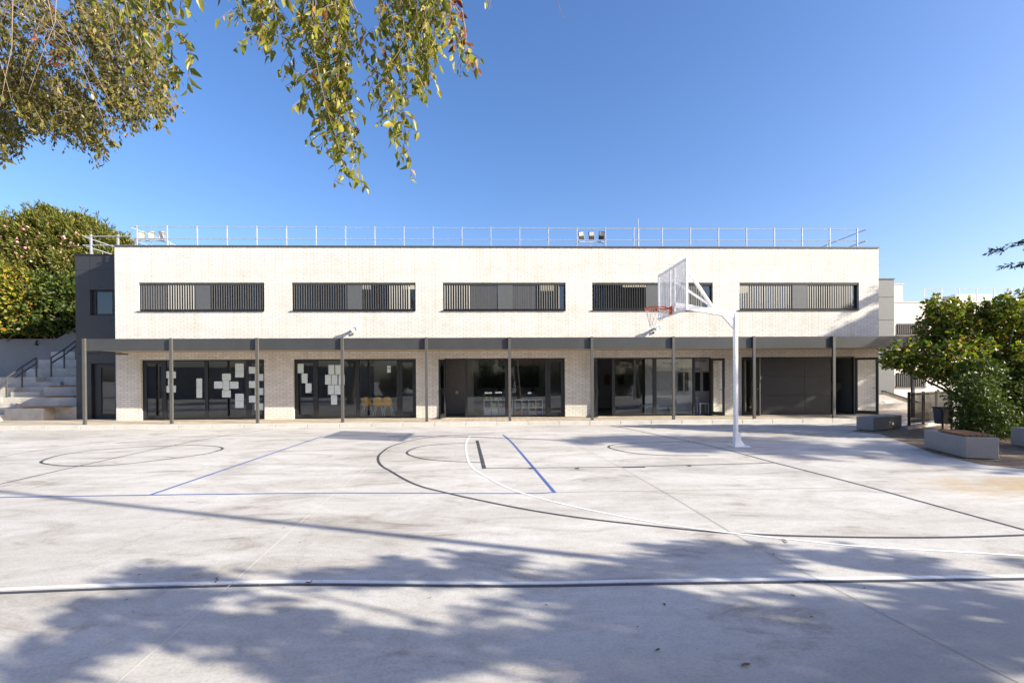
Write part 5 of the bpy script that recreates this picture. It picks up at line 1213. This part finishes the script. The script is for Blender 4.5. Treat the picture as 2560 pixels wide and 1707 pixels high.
for x_ in [-8.5+2.2*k for k in range(12)]:
    lab = 'dark clipped bush in the long row behind the camera'
    t = empty('garden_bush', (x_, -9, 0), lab, 'bush', 'bushes behind the camera'); tk = MB(); limb(tk, (x_, -9, 0), (x_, -9, 1.), .05, .02); tk.build('stem', M_bark, t)
    pts = [shell_points((x_+rnd.uniform(-1.2, 1.2), -9+rnd.uniform(-.4, .4), rnd.uniform(.4, 2.2)), .75, 560, .6) for k in range(9)]; leaves('foliage', np.concatenate(pts), .16, M_leaf_far, t, droop=.2, wide=.6)
w = MB(); w.box(-34, -10.5, -8.2, -7.9, 0, 2.7); tag(w.build('perimeter_wall', M_conc_b), 'grey perimeter wall behind the camera', 'wall')
hs = empty('tiled_house', (5, -17, 0), 'ochre house with a tiled roof behind the camera', 'house')
w = MB(); w.box(2, 12, -20, -15.5, 0, 3.0); w.build('wall', M_ochre, hs)
w = MB(); w.hexa([(1.5, -20.4, 3.0), (12.5, -20.4, 3.0), (12.5, -15, 2.9), (1.5, -15, 2.9), (1.5, -18, 5.2), (12.5, -18, 5.2), (12.5, -17.5, 5.2), (1.5, -17.5, 5.2)])
for i in range(45): xx = 1.6+i*.245; w.tube([(xx, -14.98, 2.98), (xx, -17.5, 5.24)], .07, 6)
w.build('roof', M_tile, hs)
lp = empty('lamp_post', (9.64, .88, 0), 'tall plain lamp post standing right of the camera', 'lamp post')
c = MB(); c.tube([(9.64, .88, 0), (9.64, .88, 8.3)], [.075, .05], 10); c.build('pole', M_galv, lp); c = MB(); c.box(9.4, 9.7, .82, .94, 8.3, 8.36); c.build('lamp_head', M_dark, lp)

# ================================================================== FALLEN LEAVES
M_fall = plain('dry_leaf', (.16, .075, .03), .7); M_fallg = plain('green_seed', (.04, .07, .015), .6)
def fallen(px_, py_, s_, mt, lab, grp, rot):
    q_ = onZ(px_, py_); m = MB(); T = Matrix.Translation((q_.x, q_.y, .006)) @ Matrix.Rotation(rot, 4, 'Z')
    pr_ = [(-1, 0, .02), (-.45, .32, .12), (.25, .36, .16), (1, 0, .05), (.25, -.30, .1), (-.45, -.34, .2)]
    m.v = [tuple(T @ Vector((a_*s_, b_*s_, c_*s_))) for a_, b_, c_ in pr_]+[tuple(T @ Vector((0, 0, .0)))]
    for i in range(6): m.f.append((i, (i+1) % 6, 6)); m.m.append(0)
    tag(m.build('fallen_leaf', mt), lab, 'leaf', grp)
fallen(1865, 1664, .034, M_fall, 'largest brown curled fallen leaf, low on the right of the court', None, .3)
for px_, py_ in ((1644, 1626), (1661, 1512), (1981, 1489)): fallen(px_, py_, .022, M_fallg, 'small green fallen leaf lying on the shaded front court', 'green fallen leaves', rnd.random()*6)
for px_, py_ in ((348, 1437), (333, 1531), (543, 1445), (185, 1150), (750, 1357), (988, 1240), (1076, 1495), (1365, 1513), (1568, 1459), (1934, 1387), (2003, 1424), (1826, 1240), (1102, 1246), (708, 1128), (1566, 1459), (2161, 1471), (1594, 1568), (2028, 1544), (1366, 1514), (709, 1320), (766, 1170), (800, 1212), (1180, 1255), (1180, 1268), (315, 1500), (1710, 1372)):
    fallen(px_, py_, rnd.uniform(.010, .019), M_fall, 'small brown fallen leaf lying on the pale court', 'brown fallen leaves', rnd.random()*6)
tw = MB(); 
for (pa_, pb_, pc_) in (((541, 1447), (545, 1452), (538, 1457)), ((765, 1457), (775, 1458), (780, 1453)), ((1955, 1349), (1963, 1352), (1968, 1358))):
    tw = MB(); tw.tube([onZ(*k)+Vector((0, 0, .008)) for k in (pa_, pb_, pc_)], .004, 5); tag(tw.build('fallen_twig', M_bark), 'tiny dark curled twig lying on the court', 'twig', 'fallen twigs')
